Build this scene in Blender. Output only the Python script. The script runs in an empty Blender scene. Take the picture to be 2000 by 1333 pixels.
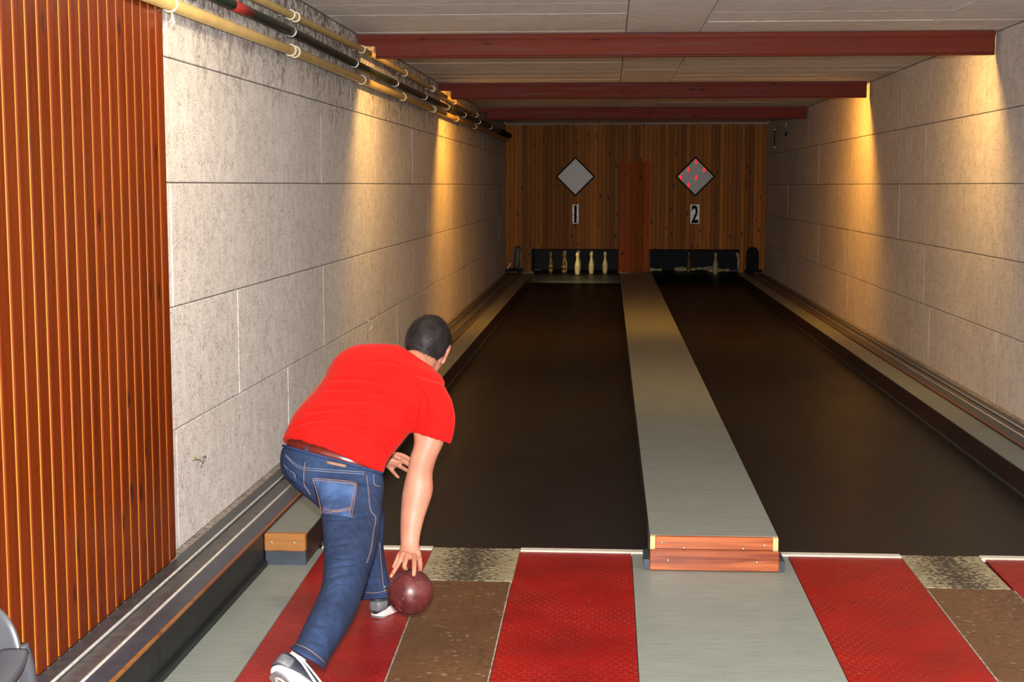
import bpy, bmesh, math, random
import numpy as np
from mathutils import Vector, Matrix, noise
from mathutils.bvhtree import BVHTree

random.seed(7); np.random.seed(7)
SC = bpy.context.scene
COL = SC.collection
V = Vector
PI = math.pi

# ------------------------------------------------------------------ camera
F_PX, VPX, VPY, CAM_H = 2800.0, 1190.0, 362.0, 1.6
_yc = V((VPX - 1000, F_PX, 666.5 - VPY)).normalized()
_zc = V((0, -(666.5 - VPY), F_PX)).normalized()
_xc = _yc.cross(_zc)
ROT = Matrix((_xc, _yc, _zc))            # image frame (right, forward, up) -> hall frame
EYE = V((0, 0, CAM_H))
cam_data = bpy.data.cameras.new('camera')
cam_data.sensor_width = 36.0
cam_data.lens = 36.0 * F_PX / 2000.0
cam_data.clip_start = 0.05
cam = bpy.data.objects.new('camera', cam_data)
COL.objects.link(cam)
_r, _f, _u = ROT @ V((1, 0, 0)), ROT @ V((0, 1, 0)), ROT @ V((0, 0, 1))
m3 = Matrix((_r, _u, -_f)).transposed()
cam.matrix_world = Matrix.Translation(EYE) @ m3.to_4x4()
SC.camera = cam

# ------------------------------------------------------------------ light, exposure
SC.view_settings.view_transform = 'Standard'
SC.view_settings.look = 'None'
SC.view_settings.gamma = 1.0
SC.view_settings.use_curve_mapping = False
SC.view_settings.exposure = 0.17
SC.cycles.max_bounces = 6
SC.cycles.diffuse_bounces = 4
SC.cycles.use_denoising = True
W = bpy.data.worlds.new('world'); SC.world = W; W.use_nodes = True
W.node_tree.nodes['Background'].inputs[0].default_value = (1.0, 0.9, 0.8, 1)
W.node_tree.nodes['Background'].inputs[1].default_value = 0.16


def lamp(name, kind, loc, energy, color, rot=(0, 0, 0), **kw):
    d = bpy.data.lights.new(name, kind)
    d.energy = energy; d.color = color
    for k, v in kw.items():
        setattr(d, k, v)
    o = bpy.data.objects.new(name, d)
    o.location = loc; o.rotation_euler = rot
    COL.objects.link(o)
    return o


# the photographer's flash on the hot shoe above the lens
lamp('camera_flash', 'POINT', (0.0, 0.0, 1.74), 1950, (1.0, 0.98, 0.96), shadow_soft_size=0.035)
# warm strip lamps on the far side of the first two ceiling beams
BEAM_Y = (10.03, 14.81, 19.36)
for _y, _e, _c in ((5.25, 13, (1.0, 0.76, 0.45)), (BEAM_Y[0], 29, (1.0, 0.55, 0.16)), (BEAM_Y[1], 48, (1.0, 0.42, 0.055))):
    for _x in (-0.86, 1.72):
        lamp('beam_lamp', 'AREA', (_x, _y + 0.180, 2.600), _e, _c, (0.10, 0.5 if _x < 0 else -0.5, 0), shape='RECTANGLE', size=0.14, size_y=0.07)
# the lamp inside the left pin pit, behind the lip of the wall
lamp('pit_lamp', 'AREA', (-0.56, 24.98, 0.82), 9, (1.0, 0.83, 0.42), (0.15, 0, 0), shape='RECTANGLE', size=1.1, size_y=0.06)


# ------------------------------------------------------------------ helpers
def U(x, y, Y):
    d = ROT @ V((x - 1000, F_PX, 666.5 - y))
    return EYE + d * (Y / d.y)


def UF(x, y, z=0.0):
    d = ROT @ V((x - 1000, F_PX, 666.5 - y))
    return EYE + d * ((z - CAM_H) / d.z)


def tag(o, label=None, cat=None, group=None, kind=None):
    if label: o['label'] = label
    if cat: o['category'] = cat
    if group: o['group'] = group
    if kind: o['kind'] = kind
    return o


def empty(name, loc=(0, 0, 0), label=None, cat=None, group=None):
    o = bpy.data.objects.new(name, None)
    o.empty_display_size = 0.1
    o.location = loc
    COL.objects.link(o)
    return tag(o, label, cat, group)


def link(name, me, mat=None, parent=None, loc=None):
    o = bpy.data.objects.new(name, me)
    if mat is not None and not me.materials:
        me.materials.append(mat)
    COL.objects.link(o)
    if parent is not None:
        o.parent = parent
        base = parent
        off = V((0, 0, 0))
        while base is not None:
            off += base.location + base.matrix_parent_inverse.translation
            base = base.parent
        o.matrix_parent_inverse = Matrix.Translation(-off)
    if loc is not None:
        o.location = loc
    return o


def obj(name, bm, mat, parent=None, smooth=False, loc=None):
    me = bpy.data.meshes.new(name)
    bmesh.ops.recalc_face_normals(bm, faces=bm.faces)
    bm.to_mesh(me); bm.free()
    if smooth:
        for p in me.polygons: p.use_smooth = True
    return link(name, me, mat, parent, loc)


def box(bm, x0, x1, y0, y1, z0, z1, bev=0.0):
    g = bmesh.ops.create_cube(bm, size=1.0)
    vs = g['verts']
    for v in vs:
        v.co = V((x0 + (v.co.x + .5) * (x1 - x0), y0 + (v.co.y + .5) * (y1 - y0), z0 + (v.co.z + .5) * (z1 - z0)))
    if bev > 0:
        es = {e for v in vs for e in v.link_edges}
        bmesh.ops.bevel(bm, geom=list(es), offset=bev, segments=1, affect='EDGES', profile=0.5)
    return bm


def bx(*a, bev=0.0):
    return box(bmesh.new(), *a, bev=bev)


def prism(bm, pts, axis, a, b):
    """closed polygon pts (2d) extruded along axis from a to b"""
    def mk(p, t):
        return {'x': (t, p[0], p[1]), 'y': (p[0], t, p[1]), 'z': (p[0], p[1], t)}[axis]
    v0 = [bm.verts.new(mk(p, a)) for p in pts]
    v1 = [bm.verts.new(mk(p, b)) for p in pts]
    n = len(pts)
    for i in range(n):
        j = (i + 1) % n
        bm.faces.new((v0[i], v0[j], v1[j], v1[i]))
    bm.faces.new(v0[::-1]); bm.faces.new(v1)
    return bm


def quad_slab(pts, z0, z1):
    bm = bmesh.new()
    return prism(bm, pts, 'z', z0, z1)


def tube(bm, pts, r, n=8, caps=True):
    pts = [V(p) for p in pts]
    rs = r if isinstance(r, (list, tuple)) else [r] * len(pts)
    rings = []
    up = None
    for i, p in enumerate(pts):
        t = (pts[min(i + 1, len(pts) - 1)] - pts[max(i - 1, 0)]).normalized()
        if up is None:
            up = t.orthogonal().normalized()
        up = (up - t * up.dot(t)).normalized()
        s = t.cross(up)
        rings.append([bm.verts.new(p + (up * math.cos(2 * PI * k / n) + s * math.sin(2 * PI * k / n)) * rs[i]) for k in range(n)])
    for a, b in zip(rings, rings[1:]):
        for k in range(n):
            bm.faces.new((a[k], a[(k + 1) % n], b[(k + 1) % n], b[k]))
    if caps:
        bm.faces.new(rings[0][::-1]); bm.faces.new(rings[-1])
    return bm


def rod(bm, pts, rs, n=14):
    """tube with rounded ends"""
    pts = [V(p) for p in pts]
    d0 = (pts[0] - pts[1]).normalized(); d1 = (pts[-1] - pts[-2]).normalized()
    P, Rr = [], []
    for a in (0.0, 0.45, 0.8):
        P.append(pts[0] + d0 * rs[0] * math.sqrt(1 - a * a)); Rr.append(max(rs[0] * a, 0.0004))
    P += pts; Rr += list(rs)
    for a in (0.8, 0.45, 0.0):
        P.append(pts[-1] + d1 * rs[-1] * math.sqrt(1 - a * a)); Rr.append(max(rs[-1] * a, 0.0004))
    return tube(bm, P, Rr, n)


def lathe(bm, prof, n=20, origin=(0, 0, 0)):
    o = V(origin); rings = []
    for r, z in prof:
        rings.append([bm.verts.new(o + V((r * math.cos(2 * PI * k / n), r * math.sin(2 * PI * k / n), z))) for k in range(n)])
    for a, b in zip(rings, rings[1:]):
        for k in range(n):
            bm.faces.new((a[k], a[(k + 1) % n], b[(k + 1) % n], b[k]))
    bm.faces.new(rings[0][::-1]); bm.faces.new(rings[-1])
    return bm


def ellipsoid(bm, c, ax, nu=20, nv=12):
    """ax = three vectors (semi axes)"""
    c = V(c); a, b, d = [V(t) for t in ax]
    g = bmesh.ops.create_uvsphere(bm, u_segments=nu, v_segments=nv, radius=1.0)
    for v in g['verts']:
        q = v.co.copy()
        v.co = c + a * q.x + b * q.y + d * q.z
    return bm


def catmull(P, t):
    n = len(P)
    i = min(int(t), n - 2); u = t - i
    p0, p1, p2, p3 = P[max(i - 1, 0)], P[i], P[i + 1], P[min(i + 2, n - 1)]
    return 0.5 * ((2 * p1) + (p2 - p0) * u + (2 * p0 - 5 * p1 + 4 * p2 - p3) * u * u + (3 * p1 - p0 - 3 * p2 + p3) * u ** 3)


def spline(pts, k=6):
    P = [V(p) for p in pts]
    return [catmull(P, i / k) for i in range((len(P) - 1) * k + 1)]


def loft(bm, rings, sub=4):
    """rings: lists of equal length of points; smooth interpolation between them"""
    n = len(rings[0])
    R = [np.array([list(p) for p in r]) for r in rings]
    outr = [catmull(R, i / sub) for i in range((len(R) - 1) * sub + 1)] if sub > 1 else R
    vs = [[bm.verts.new(p) for p in r] for r in outr]
    for a, b in zip(vs, vs[1:]):
        for k in range(n):
            bm.faces.new((a[k], a[(k + 1) % n], b[(k + 1) % n], b[k]))
    bm.faces.new(vs[0][::-1]); bm.faces.new(vs[-1])
    return bm


def ring(pl, pr, yl, yr, tf, tb=None, n=28, e=1.0):
    """elliptic body section between two silhouette points, with its thickness towards / away from the viewer"""
    A, B = U(pl[0], pl[1], yl), U(pr[0], pr[1], yr)
    c = (A + B) / 2; a = (B - A) / 2
    v = (c - EYE).normalized()
    b = (v - a * (v.dot(a) / a.length_squared)).normalized()
    tb = tf if tb is None else tb
    out = []
    for k in range(n):
        t = 2 * PI * k / n
        ct, st = math.cos(t), math.sin(t)
        ct = math.copysign(abs(ct) ** e, ct); st = math.copysign(abs(st) ** e, st)
        out.append(c + a * ct + b * (st * (tb if st > 0 else tf)))
    return out


def shift_ring(r, s, d):
    c = sum((V(p) for p in r), V()) / len(r)
    return [c + (V(p) - c) * s + V(d) for p in r]


def fused(bm, voxel, smooth=6, fac=0.5):
    """fuse overlapping closed shells into one continuous surface"""
    me = bpy.data.meshes.new('tmp'); bmesh.ops.recalc_face_normals(bm, faces=bm.faces)
    bm.to_mesh(me); bm.free()
    o = bpy.data.objects.new('tmp', me); COL.objects.link(o)
    m = o.modifiers.new('r', 'REMESH'); m.mode = 'VOXEL'; m.voxel_size = voxel; m.use_smooth_shade = True
    if smooth:
        s = o.modifiers.new('s', 'SMOOTH'); s.factor = fac; s.iterations = smooth
    dg = bpy.context.evaluated_depsgraph_get(); dg.update()
    ev = o.evaluated_get(dg)
    out = bpy.data.meshes.new_from_object(ev)
    bpy.data.objects.remove(o); bpy.data.meshes.remove(me)
    for p in out.polygons: p.use_smooth = True
    return out


def coords(me):
    a = np.empty(len(me.vertices) * 3); me.vertices.foreach_get('co', a)
    return a.reshape(-1, 3)


def set_coords(me, a):
    me.vertices.foreach_set('co', a.ravel()); me.update()


def bvh_of(me):
    return BVHTree.FromPolygons([v.co.copy() for v in me.vertices], [tuple(p.vertices) for p in me.polygons])


def cast(bvh, x, y):
    d = (ROT @ V((x - 1000, F_PX, 666.5 - y))).normalized()
    h = bvh.ray_cast(EYE, d)
    return (h[0], h[1]) if h[0] is not None else (None, None)


# ------------------------------------------------------------------ materials
class NT:
    def __init__(s, name, rough=0.6, spec=0.4):
        s.m = bpy.data.materials.new(name); s.m.use_nodes = True
        s.t = s.m.node_tree; s.b = s.t.nodes['Principled BSDF']
        s.b.inputs['Roughness'].default_value = rough
        s.b.inputs['Specular IOR Level'].default_value = spec
        s._pos = None

    def n(s, ty, **kw):
        nd = s.t.nodes.new(ty)
        for k, v in kw.items(): setattr(nd, k, v)
        return nd

    def put(s, sock, v):
        if isinstance(v, bpy.types.NodeSocket): s.t.links.new(v, sock)
        elif isinstance(v, (tuple, list)) and len(v) == 3 and sock.type == 'RGBA': sock.default_value = (*v, 1)
        else: sock.default_value = v

    def pos(s):
        if s._pos is None: s._pos = s.n('ShaderNodeNewGeometry').outputs['Position']
        return s._pos

    def loc(s):
        return s.n('ShaderNodeTexCoord').outputs['Object']

    def rnd(s):
        return s.n('ShaderNodeObjectInfo').outputs['Random']

    def scale(s, vec, sc, off=None):
        nd = s.n('ShaderNodeMapping'); s.put(nd.inputs['Vector'], vec); nd.inputs['Scale'].default_value = sc
        if off is not None: s.put(nd.inputs['Location'], off)
        return nd.outputs[0]

    def noise(s, vec, sc, det=3, dist=0.0, rough=0.5, out=0):
        nd = s.n('ShaderNodeTexNoise'); s.put(nd.inputs['Vector'], vec)
        nd.inputs['Scale'].default_value = sc; nd.inputs['Detail'].default_value = det
        nd.inputs['Distortion'].default_value = dist; nd.inputs['Roughness'].default_value = rough
        return nd.outputs[out]

    def voro(s, vec, sc, feature='F1', out='Distance', rand=1.0):
        nd = s.n('ShaderNodeTexVoronoi', feature=feature); s.put(nd.inputs['Vector'], vec)
        nd.inputs['Scale'].default_value = sc; nd.inputs['Randomness'].default_value = rand
        return nd.outputs[out]

    def math(s, op, a, b=0.0, c=None):
        nd = s.n('ShaderNodeMath', operation=op); s.put(nd.inputs[0], a); s.put(nd.inputs[1], b)
        if c is not None: s.put(nd.inputs[2], c)
        return nd.outputs[0]

    def vmath(s, op, a, b=None, out=0):
        nd = s.n('ShaderNodeVectorMath', operation=op); s.put(nd.inputs[0], a)
        if b is not None: s.put(nd.inputs[1], b)
        return nd.outputs[out]

    def ramp(s, fac, stops):
        nd = s.n('ShaderNodeValToRGB'); s.put(nd.inputs[0], fac)
        el = nd.color_ramp.elements
        while len(el) < len(stops): el.new(0.5)
        for e, (p, c) in zip(el, stops):
            e.position = p; e.color = (*c, 1) if isinstance(c, (tuple, list)) else (c, c, c, 1)
        return nd.outputs[0]

    def mix(s, fac, a, b, mode='MIX'):
        nd = s.n('ShaderNodeMix', data_type='RGBA', blend_type=mode)
        s.put(nd.inputs[0], fac); s.put(nd.inputs[6], a); s.put(nd.inputs[7], b)
        return nd.outputs[2]

    def sep(s, vec):
        nd = s.n('ShaderNodeSeparateXYZ'); s.put(nd.inputs[0], vec); return nd.outputs

    def bump(s, h, strength=0.3, dist=0.01):
        nd = s.n('ShaderNodeBump'); s.put(nd.inputs['Height'], h)
        nd.inputs['Strength'].default_value = strength; nd.inputs['Distance'].default_value = dist
        s.t.links.new(nd.outputs[0], s.b.inputs['Normal'])

    def color(s, c): s.put(s.b.inputs['Base Color'], c); return s

    def rough(s, c): s.put(s.b.inputs['Roughness'], c); return s


def plain(name, col, rough=0.5, metal=0.0, var=0.12, nsc=30, spec=0.4, bump=0.0):
    t = NT(name, rough, spec)
    nz = t.noise(t.pos(), nsc, 4)
    lo = tuple(c * (1 - var) for c in col); hi = tuple(min(1, c * (1 + var)) for c in col)
    t.color(t.ramp(nz, [(0.3, lo), (0.7, hi)]))
    t.b.inputs['Metallic'].default_value = metal
    if bump: t.bump(nz, bump, 0.004)
    return t.m


def wood(name, c0, c1, dark, rough=0.35, axis='z', grain=1.0, knots=True, spec=0.5, vary=0.35):
    t = NT(name, rough, spec)
    r = t.rnd()
    off = t.n('ShaderNodeCombineXYZ')
    k = t.math('MULTIPLY', r, 37.0)
    for i in range(3): s_ = t.t.links.new(k, off.inputs[i])
    sc = {'z': (1, 1, 0.05), 'x': (0.05, 1, 1), 'y': (1, 0.05, 1)}[axis]
    v = t.scale(t.pos(), sc, off.outputs[0])
    g1 = t.noise(v, 42 * grain, 5, 0.6)
    g2 = t.noise(v, 9 * grain, 2, 0.3)
    f = t.math('ADD', t.math('MULTIPLY', g1, 0.6), t.math('MULTIPLY', g2, 0.4))
    col = t.ramp(f, [(0.33, c0), (0.68, c1)])
    tint = t.math('ADD', t.math('MULTIPLY', r, vary), 1 - vary / 2)
    comb = t.n('ShaderNodeCombineXYZ')
    for i in range(3): t.t.links.new(tint, comb.inputs[i])
    col = t.mix(1.0, col, comb.outputs[0], 'MULTIPLY')
    if knots:
        ksc = {'z': (1.0, 1.0, 0.42), 'x': (0.42, 1, 1), 'y': (1, 0.42, 1)}[axis]
        kv = t.scale(t.pos(), ksc, off.outputs[0])
        kd = t.voro(kv, 8.0)
        kn = t.math('ADD', kd, t.math('MULTIPLY', t.math('SUBTRACT', t.noise(t.pos(), 30, 2), 0.5), 0.12))
        km = t.ramp(kn, [(0.07, 0.9), (0.17, 0.0)])
        col = t.mix(km, col, dark)
    t.color(col)
    t.rough(t.ramp(g1, [(0.3, rough * 0.8), (0.7, min(1, rough * 1.3))]))
    t.bump(g1, 0.12, 0.002)
    return t.m


def woodwool(name, stain=False, base=(0.60, 0.575, 0.545), horiz=False):
    """cement-bound wood wool board: pale grey shreds with darker gaps"""
    t = NT(name, 0.95, 0.1)
    p = t.pos()
    a = t.noise(p, 34, 1.5, 0.9)
    b = t.noise(t.scale(p, (1.0, 1.0, 1.0), (7, 3, 1)), 52, 1.5, 0.8)
    d = t.noise(t.scale(p, (1.0, 1.0, 1.0), (2, 9, 5)), 80, 1.0, 0.5)
    ra, rb, rd = [t.math('ABSOLUTE', t.math('SUBTRACT', q, 0.5)) for q in (a, b, d)]
    la = t.ramp(ra, [(0.004, 1.0), (0.022, 0.0)])
    lb = t.ramp(rb, [(0.004, 0.9), (0.026, 0.0)])
    ld = t.ramp(rd, [(0.004, 0.8), (0.030, 0.0)])
    patch = t.noise(p, 12, 3)
    dens = t.ramp(patch, [(0.30, 0.30), (0.62, 1.0)])
    lines = t.math('MULTIPLY', t.math('MULTIPLY', t.math('MAXIMUM', t.math('MAXIMUM', la, lb), ld), dens), 0.55 if horiz else 0.9)
    st = t.noise(t.scale(p, (1, 1, 0.05) if not horiz else (0.05, 1, 1)), 110, 3)
    streak = t.ramp(st, [(0.25, tuple(c * .88 for c in base)), (0.5, base), (0.78, tuple(min(.95, c * 1.12) for c in base))])
    big = t.noise(p, 1.3, 4)
    col = t.mix(t.ramp(big, [(0.4, 0.0), (0.8, 0.28)]), streak, (0.46, 0.42, 0.375))
    r = t.rnd()
    col = t.mix(t.math('MULTIPLY', r, 0.10), col, (0.42, 0.39, 0.35))
    col = t.mix(lines, col, (0.26, 0.22, 0.195))
    if stain:
        # soot that has settled along the top of the wall under the ceiling
        z = t.sep(p)[2]
        edge = t.math('ADD', z, t.math('MULTIPLY', t.math('SUBTRACT', t.noise(t.scale(p, (1, 1, 0.6)), 5, 5, 0.8), 0.5), 0.85))
        mk = t.math('MULTIPLY', t.ramp(t.math('SUBTRACT', edge, 2.0), [(0.02, 0.0), (0.45, 0.85)]), t.ramp(t.noise(p, 14, 6, 1.6), [(0.42, 0.12), (0.58, 1.0)]))
        col = t.mix(mk, col, (0.10, 0.075, 0.065))
    t.color(col)
    h = t.math('SUBTRACT', t.math('MULTIPLY', st, 0.5), t.math('MULTIPLY', lines, 1.0))
    t.bump(h, 0.5, 0.006)
    return t.m


M = {}
M['wool'] = woodwool('wood_wool_wall', base=(0.80, 0.755, 0.705))
M['wool_left'] = woodwool('wood_wool_wall_sooty', True, base=(0.90, 0.88, 0.85))
M['wool_ceiling'] = woodwool('wood_wool_ceiling', base=(0.94, 0.885, 0.84), horiz=True)
M['joint'] = plain('board_joint', (0.36, 0.30, 0.25), 0.95)
M['clad'] = wood('varnished_cladding', (0.125, 0.0175, 0.0012), (0.185, 0.029, 0.0022), (0.030, 0.007, 0.003), 0.28, vary=0.3, spec=0.32)
M['clad_glint'] = wood('tongue_painted_glint', (0.50, 0.15, 0.016), (0.66, 0.23, 0.030), (0.2, 0.06, 0.02), 0.3, knots=False)  # flash glint along the grooves, painted in as lighter orange wood
M['back'] = wood('knotty_pine', (0.25, 0.082, 0.014), (0.42, 0.165, 0.030), (0.055, 0.018, 0.008), 0.55, vary=0.7, spec=0.15)
M['door'] = wood('red_stained_pine', (0.25, 0.052, 0.010), (0.42, 0.100, 0.018), (0.05, 0.014, 0.008), 0.55, vary=0.6, spec=0.08)
M['beam'] = wood('red_brown_beam', (0.105, 0.0145, 0.008), (0.165, 0.027, 0.013), (0.05, 0.012, 0.008), 0.55, axis='x', vary=0.2, spec=0.15)
M['mahogany'] = wood('mahogany_board', (0.15, 0.022, 0.008), (0.50, 0.135, 0.032), (0.25, 0.05, 0.02), 0.3, axis='x', grain=1.3, knots=False, vary=0.1)
M['pale_wood'] = wood('pale_wood', (0.62, 0.36, 0.14), (0.74, 0.47, 0.22), (0.4, 0.2, 0.1), 0.5, knots=False)
M['orange_wood'] = wood('orange_block_wood', (0.20, 0.075, 0.016), (0.36, 0.15, 0.034), (0.15, 0.05, 0.02), 0.4, axis='x', grain=0.8, vary=0.05)
M['edge_wood'] = wood('worn_edge_wood', (0.20, 0.05, 0.02), (0.34, 0.11, 0.03), (0.05, 0.02, 0.01), 0.5, axis='y', knots=False)


def lino(name, col, rough=0.45, dx=(3, 60, 1)):
    t = NT(name, rough, 0.35)
    g = t.noise(t.scale(t.pos(), dx), 2.2, 5, 0.4)
    g2 = t.noise(t.pos(), 5, 4)
    c = t.ramp(g, [(0.22, tuple(k * 0.60 for k in col)), (0.42, tuple(k * 0.93 for k in col)), (0.7, tuple(min(1, k * 1.1) for k in col))])
    c = t.mix(t.ramp(g2, [(0.4, 0.0), (0.75, 0.3)]), c, tuple(k * 0.7 for k in col))
    sp = t.noise(t.scale(t.pos(), (22, 75, 1)), 1.0, 1)
    c = t.mix(t.ramp(sp, [(0.74, 0.0), (0.79, 0.75)]), c, tuple(k * 0.25 for k in col))
    t.color(c); t.bump(g, 0.05, 0.002)
    return t.m


M['lino'] = lino('grey_green_lino', (0.235, 0.270, 0.245))
M['lino_dark'] = lino('kerb_lino', (0.185, 0.205, 0.180))


def honeycomb():
    t = NT('red_honeycomb_rubber', 0.36, 0.32)
    p = t.scale(t.pos(), (30.0, 30.0, 0.0))
    r = (1.0, 1.7320508, 1.0); h = (0.5, 0.8660254, 0.0)
    a = t.vmath('SUBTRACT', t.vmath('MODULO', t.vmath('ADD', p, (4000.0, 4000.0 * 1.7320508 / 1.0, 0)), r), h)
    b = t.vmath('SUBTRACT', t.vmath('MODULO', t.vmath('ADD', p, (4000.5, 4000.0 * 1.7320508 + 0.8660254, 0)), r), h)
    la = t.vmath('DOT_PRODUCT', a, a, 1); lb = t.vmath('DOT_PRODUCT', b, b, 1)
    sel = t.math('LESS_THAN', la, lb)
    mx = t.n('ShaderNodeMix', data_type='VECTOR')
    t.put(mx.inputs[0], sel); t.put(mx.inputs[4], b); t.put(mx.inputs[5], a)
    g = t.vmath('ABSOLUTE', mx.outputs[1])
    s_ = t.sep(g)
    d = t.math('MAXIMUM', t.math('ADD', t.math('MULTIPLY', s_[0], 0.5), t.math('MULTIPLY', s_[1], 0.8660254)), s_[0])
    ln = t.ramp(d, [(0.44, 0.0), (0.475, 1.0)])
    g1 = t.noise(t.pos(), 4, 4); g2 = t.noise(t.scale(t.pos(), (6, 40, 1)), 2, 4)
    c = t.ramp(g1, [(0.3, (0.185, 0.0022, 0.002)), (0.7, (0.285, 0.003, 0.0026))])
    c = t.mix(t.ramp(g2, [(0.55, 0.0), (0.8, 0.45)]), c, (0.18, 0.022, 0.016))
    wear = t.math('MULTIPLY', ln, t.ramp(t.noise(t.pos(), 3.0, 3), [(0.42, 0.12), (0.62, 0.75)]))
    c = t.mix(wear, c, (0.34, 0.045, 0.035))
    scr = t.noise(t.scale(t.pos(), (14, 90, 1)), 1.5, 1)
    c = t.mix(t.ramp(scr, [(0.76, 0.0), (0.79, 0.4)]), c, (0.6, 0.35, 0.28))
    t.color(c)
    t.rough(t.ramp(g2, [(0.3, 0.28), (0.7, 0.48)]))
    t.bump(t.math('MULTIPLY', ln, -1.0), 0.25, 0.003)
    return t.m


M['red'] = honeycomb()


def mottled(name, base, spot, pale, rough, dense):
    t = NT(name, rough, 0.45)
    g = t.noise(t.pos(), 3.0, 5); g2 = t.noise(t.scale(t.pos(), (1, 1.6, 1)), 34, 4, 0.5)
    c = t.ramp(g, [(0.3, tuple(k * 0.8 for k in base)), (0.72, tuple(k * 1.2 for k in base))])
    c = t.mix(t.ramp(g2, [(dense, 0.0), (dense + 0.12, 0.85)]), c, spot)
    v = t.voro(t.pos(), 26)
    vm = t.math('MULTIPLY', t.ramp(v, [(0.13, 0.8), (0.28, 0.0)]), t.ramp(t.noise(t.pos(), 5, 2), [(0.42, 0.0), (0.56, 0.85)]))
    c = t.mix(vm, c, pale)
    t.color(c); t.bump(g2, 0.2, 0.002)
    return t.m


M['brown'] = mottled('brown_marbled_strip', (0.115, 0.058, 0.026), (0.075, 0.035, 0.018), (0.27, 0.20, 0.16), 0.38, 0.5)


def pad():
    """pale landing pad, blackened by balls in a streak down its middle"""
    t = NT('scuffed_landing_pad', 0.5, 0.3)
    u = t.sep(t.loc())[0]
    n1 = t.noise(t.scale(t.pos(), (1.0, 1.7, 1)), 45, 5, 0.3)
    mid = t.math('SUBTRACT', 1.0, t.math('MULTIPLY', t.math('ABSOLUTE', t.math('SUBTRACT', u, 0.0)), 5.0))
    md = t.math('ADD', t.math('MULTIPLY', t.math('MAXIMUM', mid, 0.0), 0.26), n1)
    c = t.ramp(t.noise(t.pos(), 8, 3), [(0.3, (0.25, 0.225, 0.14)), (0.7, (0.36, 0.325, 0.21))])
    c = t.mix(t.ramp(md, [(0.60, 0.0), (0.70, 0.92)]), c, (0.035, 0.028, 0.022))
    t.color(c); t.bump(n1, 0.3, 0.002)
    return t.m


M['pad'] = pad()


def asphalt():
    t = NT('polished_black_lane', 0.42, 0.12)
    p = t.pos()
    g = t.noise(p, 140, 3); g2 = t.noise(t.scale(p, (2, 0.5, 1)), 2.0, 4)
    c = t.ramp(g2, [(0.3, (0.0140, 0.0122, 0.0115)), (0.7, (0.0185, 0.0160, 0.0150))])
    sp = t.voro(t.scale(p, (1, 1, 1)), 42)
    spm = t.math('MULTIPLY', t.ramp(sp, [(0.05, 0.9), (0.12, 0.0)]), t.ramp(t.noise(p, 3, 3), [(0.42, 0.0), (0.60, 1.0)]))
    c = t.mix(spm, c, (0.20, 0.17, 0.14))
    scr = t.noise(t.scale(p, (6, 45, 1)), 1.2, 1, 0.4)
    c = t.mix(t.ramp(scr, [(0.72, 0.0), (0.8, 0.35)]), c, (0.09, 0.075, 0.06))
    t.color(c)
    t.rough(t.ramp(g2, [(0.3, 0.38), (0.7, 0.43)]))
    t.bump(g, 0.10, 0.002)
    return t.m


M['lane'] = asphalt()
M['black'] = plain('black_painted', (0.012, 0.0145, 0.0145), 0.5, var=0.4)
M['pit'] = plain('pit_lining', (0.010, 0.011, 0.015), 0.7, var=0.3)
M['kerb_side'] = plain('kerb_side_paint', (0.030, 0.014, 0.012), 0.45, var=0.5, nsc=14)
M['blue_grey'] = plain('blue_grey_paint', (0.040, 0.050, 0.068), 0.4, var=0.25, nsc=12)
M['rail_box'] = plain('grey_rail_paint', (0.048, 0.053, 0.060), 0.42, var=0.25, nsc=16)
M['channel'] = plain('worn_channel', (0.082, 0.077, 0.080), 0.45, var=0.35, nsc=22)
M['alu'] = plain('aluminium_edge', (0.50, 0.48, 0.44), 0.38, 0.6, 0.15, 50)
M['white_strip'] = plain('white_foul_strip', (0.62, 0.58, 0.50), 0.5, var=0.1, nsc=20)
M['plaster'] = plain('plaster_trim', (0.27, 0.235, 0.20), 0.9, var=0.5, nsc=30)
M['steel'] = plain('zinc_steel', (0.55, 0.53, 0.48), 0.3, 0.8, 0.15)
M['pipe_yellow'] = plain('cream_conduit', (0.52, 0.38, 0.15), 0.35, var=0.12, nsc=8)
M['pipe_green'] = plain('dark_green_pipe', (0.010, 0.019, 0.016), 0.4, var=0.3, nsc=8)
M['pipe_red'] = plain('red_pipe_band', (0.32, 0.03, 0.025), 0.4)
M['clip'] = plain('cream_clip', (0.72, 0.66, 0.50), 0.5)
M['frame_black'] = plain('black_frame', (0.010, 0.010, 0.011), 0.6, spec=0.12)


def screen_m():
    t = NT('smoked_display_pane', 0.35, 0.5)
    g = t.noise(t.scale(t.pos(), (5, 1, 40)), 3, 3)
    t.color(t.ramp(g, [(0.3, (0.38, 0.365, 0.355)), (0.7, (0.46, 0.445, 0.435))]))
    return t.m


M['screen'] = screen_m()
_t = NT('red_indicator', 0.4); _t.color((0.25, 0.0, 0.0))
_t.put(_t.b.inputs['Emission Color'], (1.0, 0.02, 0.025)); _t.b.inputs['Emission Strength'].default_value = 1.0
M['led'] = _t.m
_t = NT('lamp_tube', 0.4); _t.color((0.9, 0.8, 0.5))
_t.put(_t.b.inputs['Emission Color'], (1.0, 0.62, 0.2)); _t.b.inputs['Emission Strength'].default_value = 4.0
M['tube'] = _t.m
M['plate'] = plain('silver_number_plate', (0.46, 0.47, 0.45), 0.4, 0.2, 0.5, 45)
M['digit'] = plain('black_digit', (0.006, 0.008, 0.012), 0.6, spec=0.1)
M['pin'] = plain('cream_pin', (0.62, 0.50, 0.27), 0.35, var=0.12, nsc=20)
M['pin_line'] = plain('pin_scribe_line', (0.30, 0.21, 0.09), 0.5)
M['pin_dark'] = wood('dark_turned_pin', (0.10, 0.045, 0.012), (0.20, 0.105, 0.03), (0.05, 0.02, 0.01), 0.35, knots=False)
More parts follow.
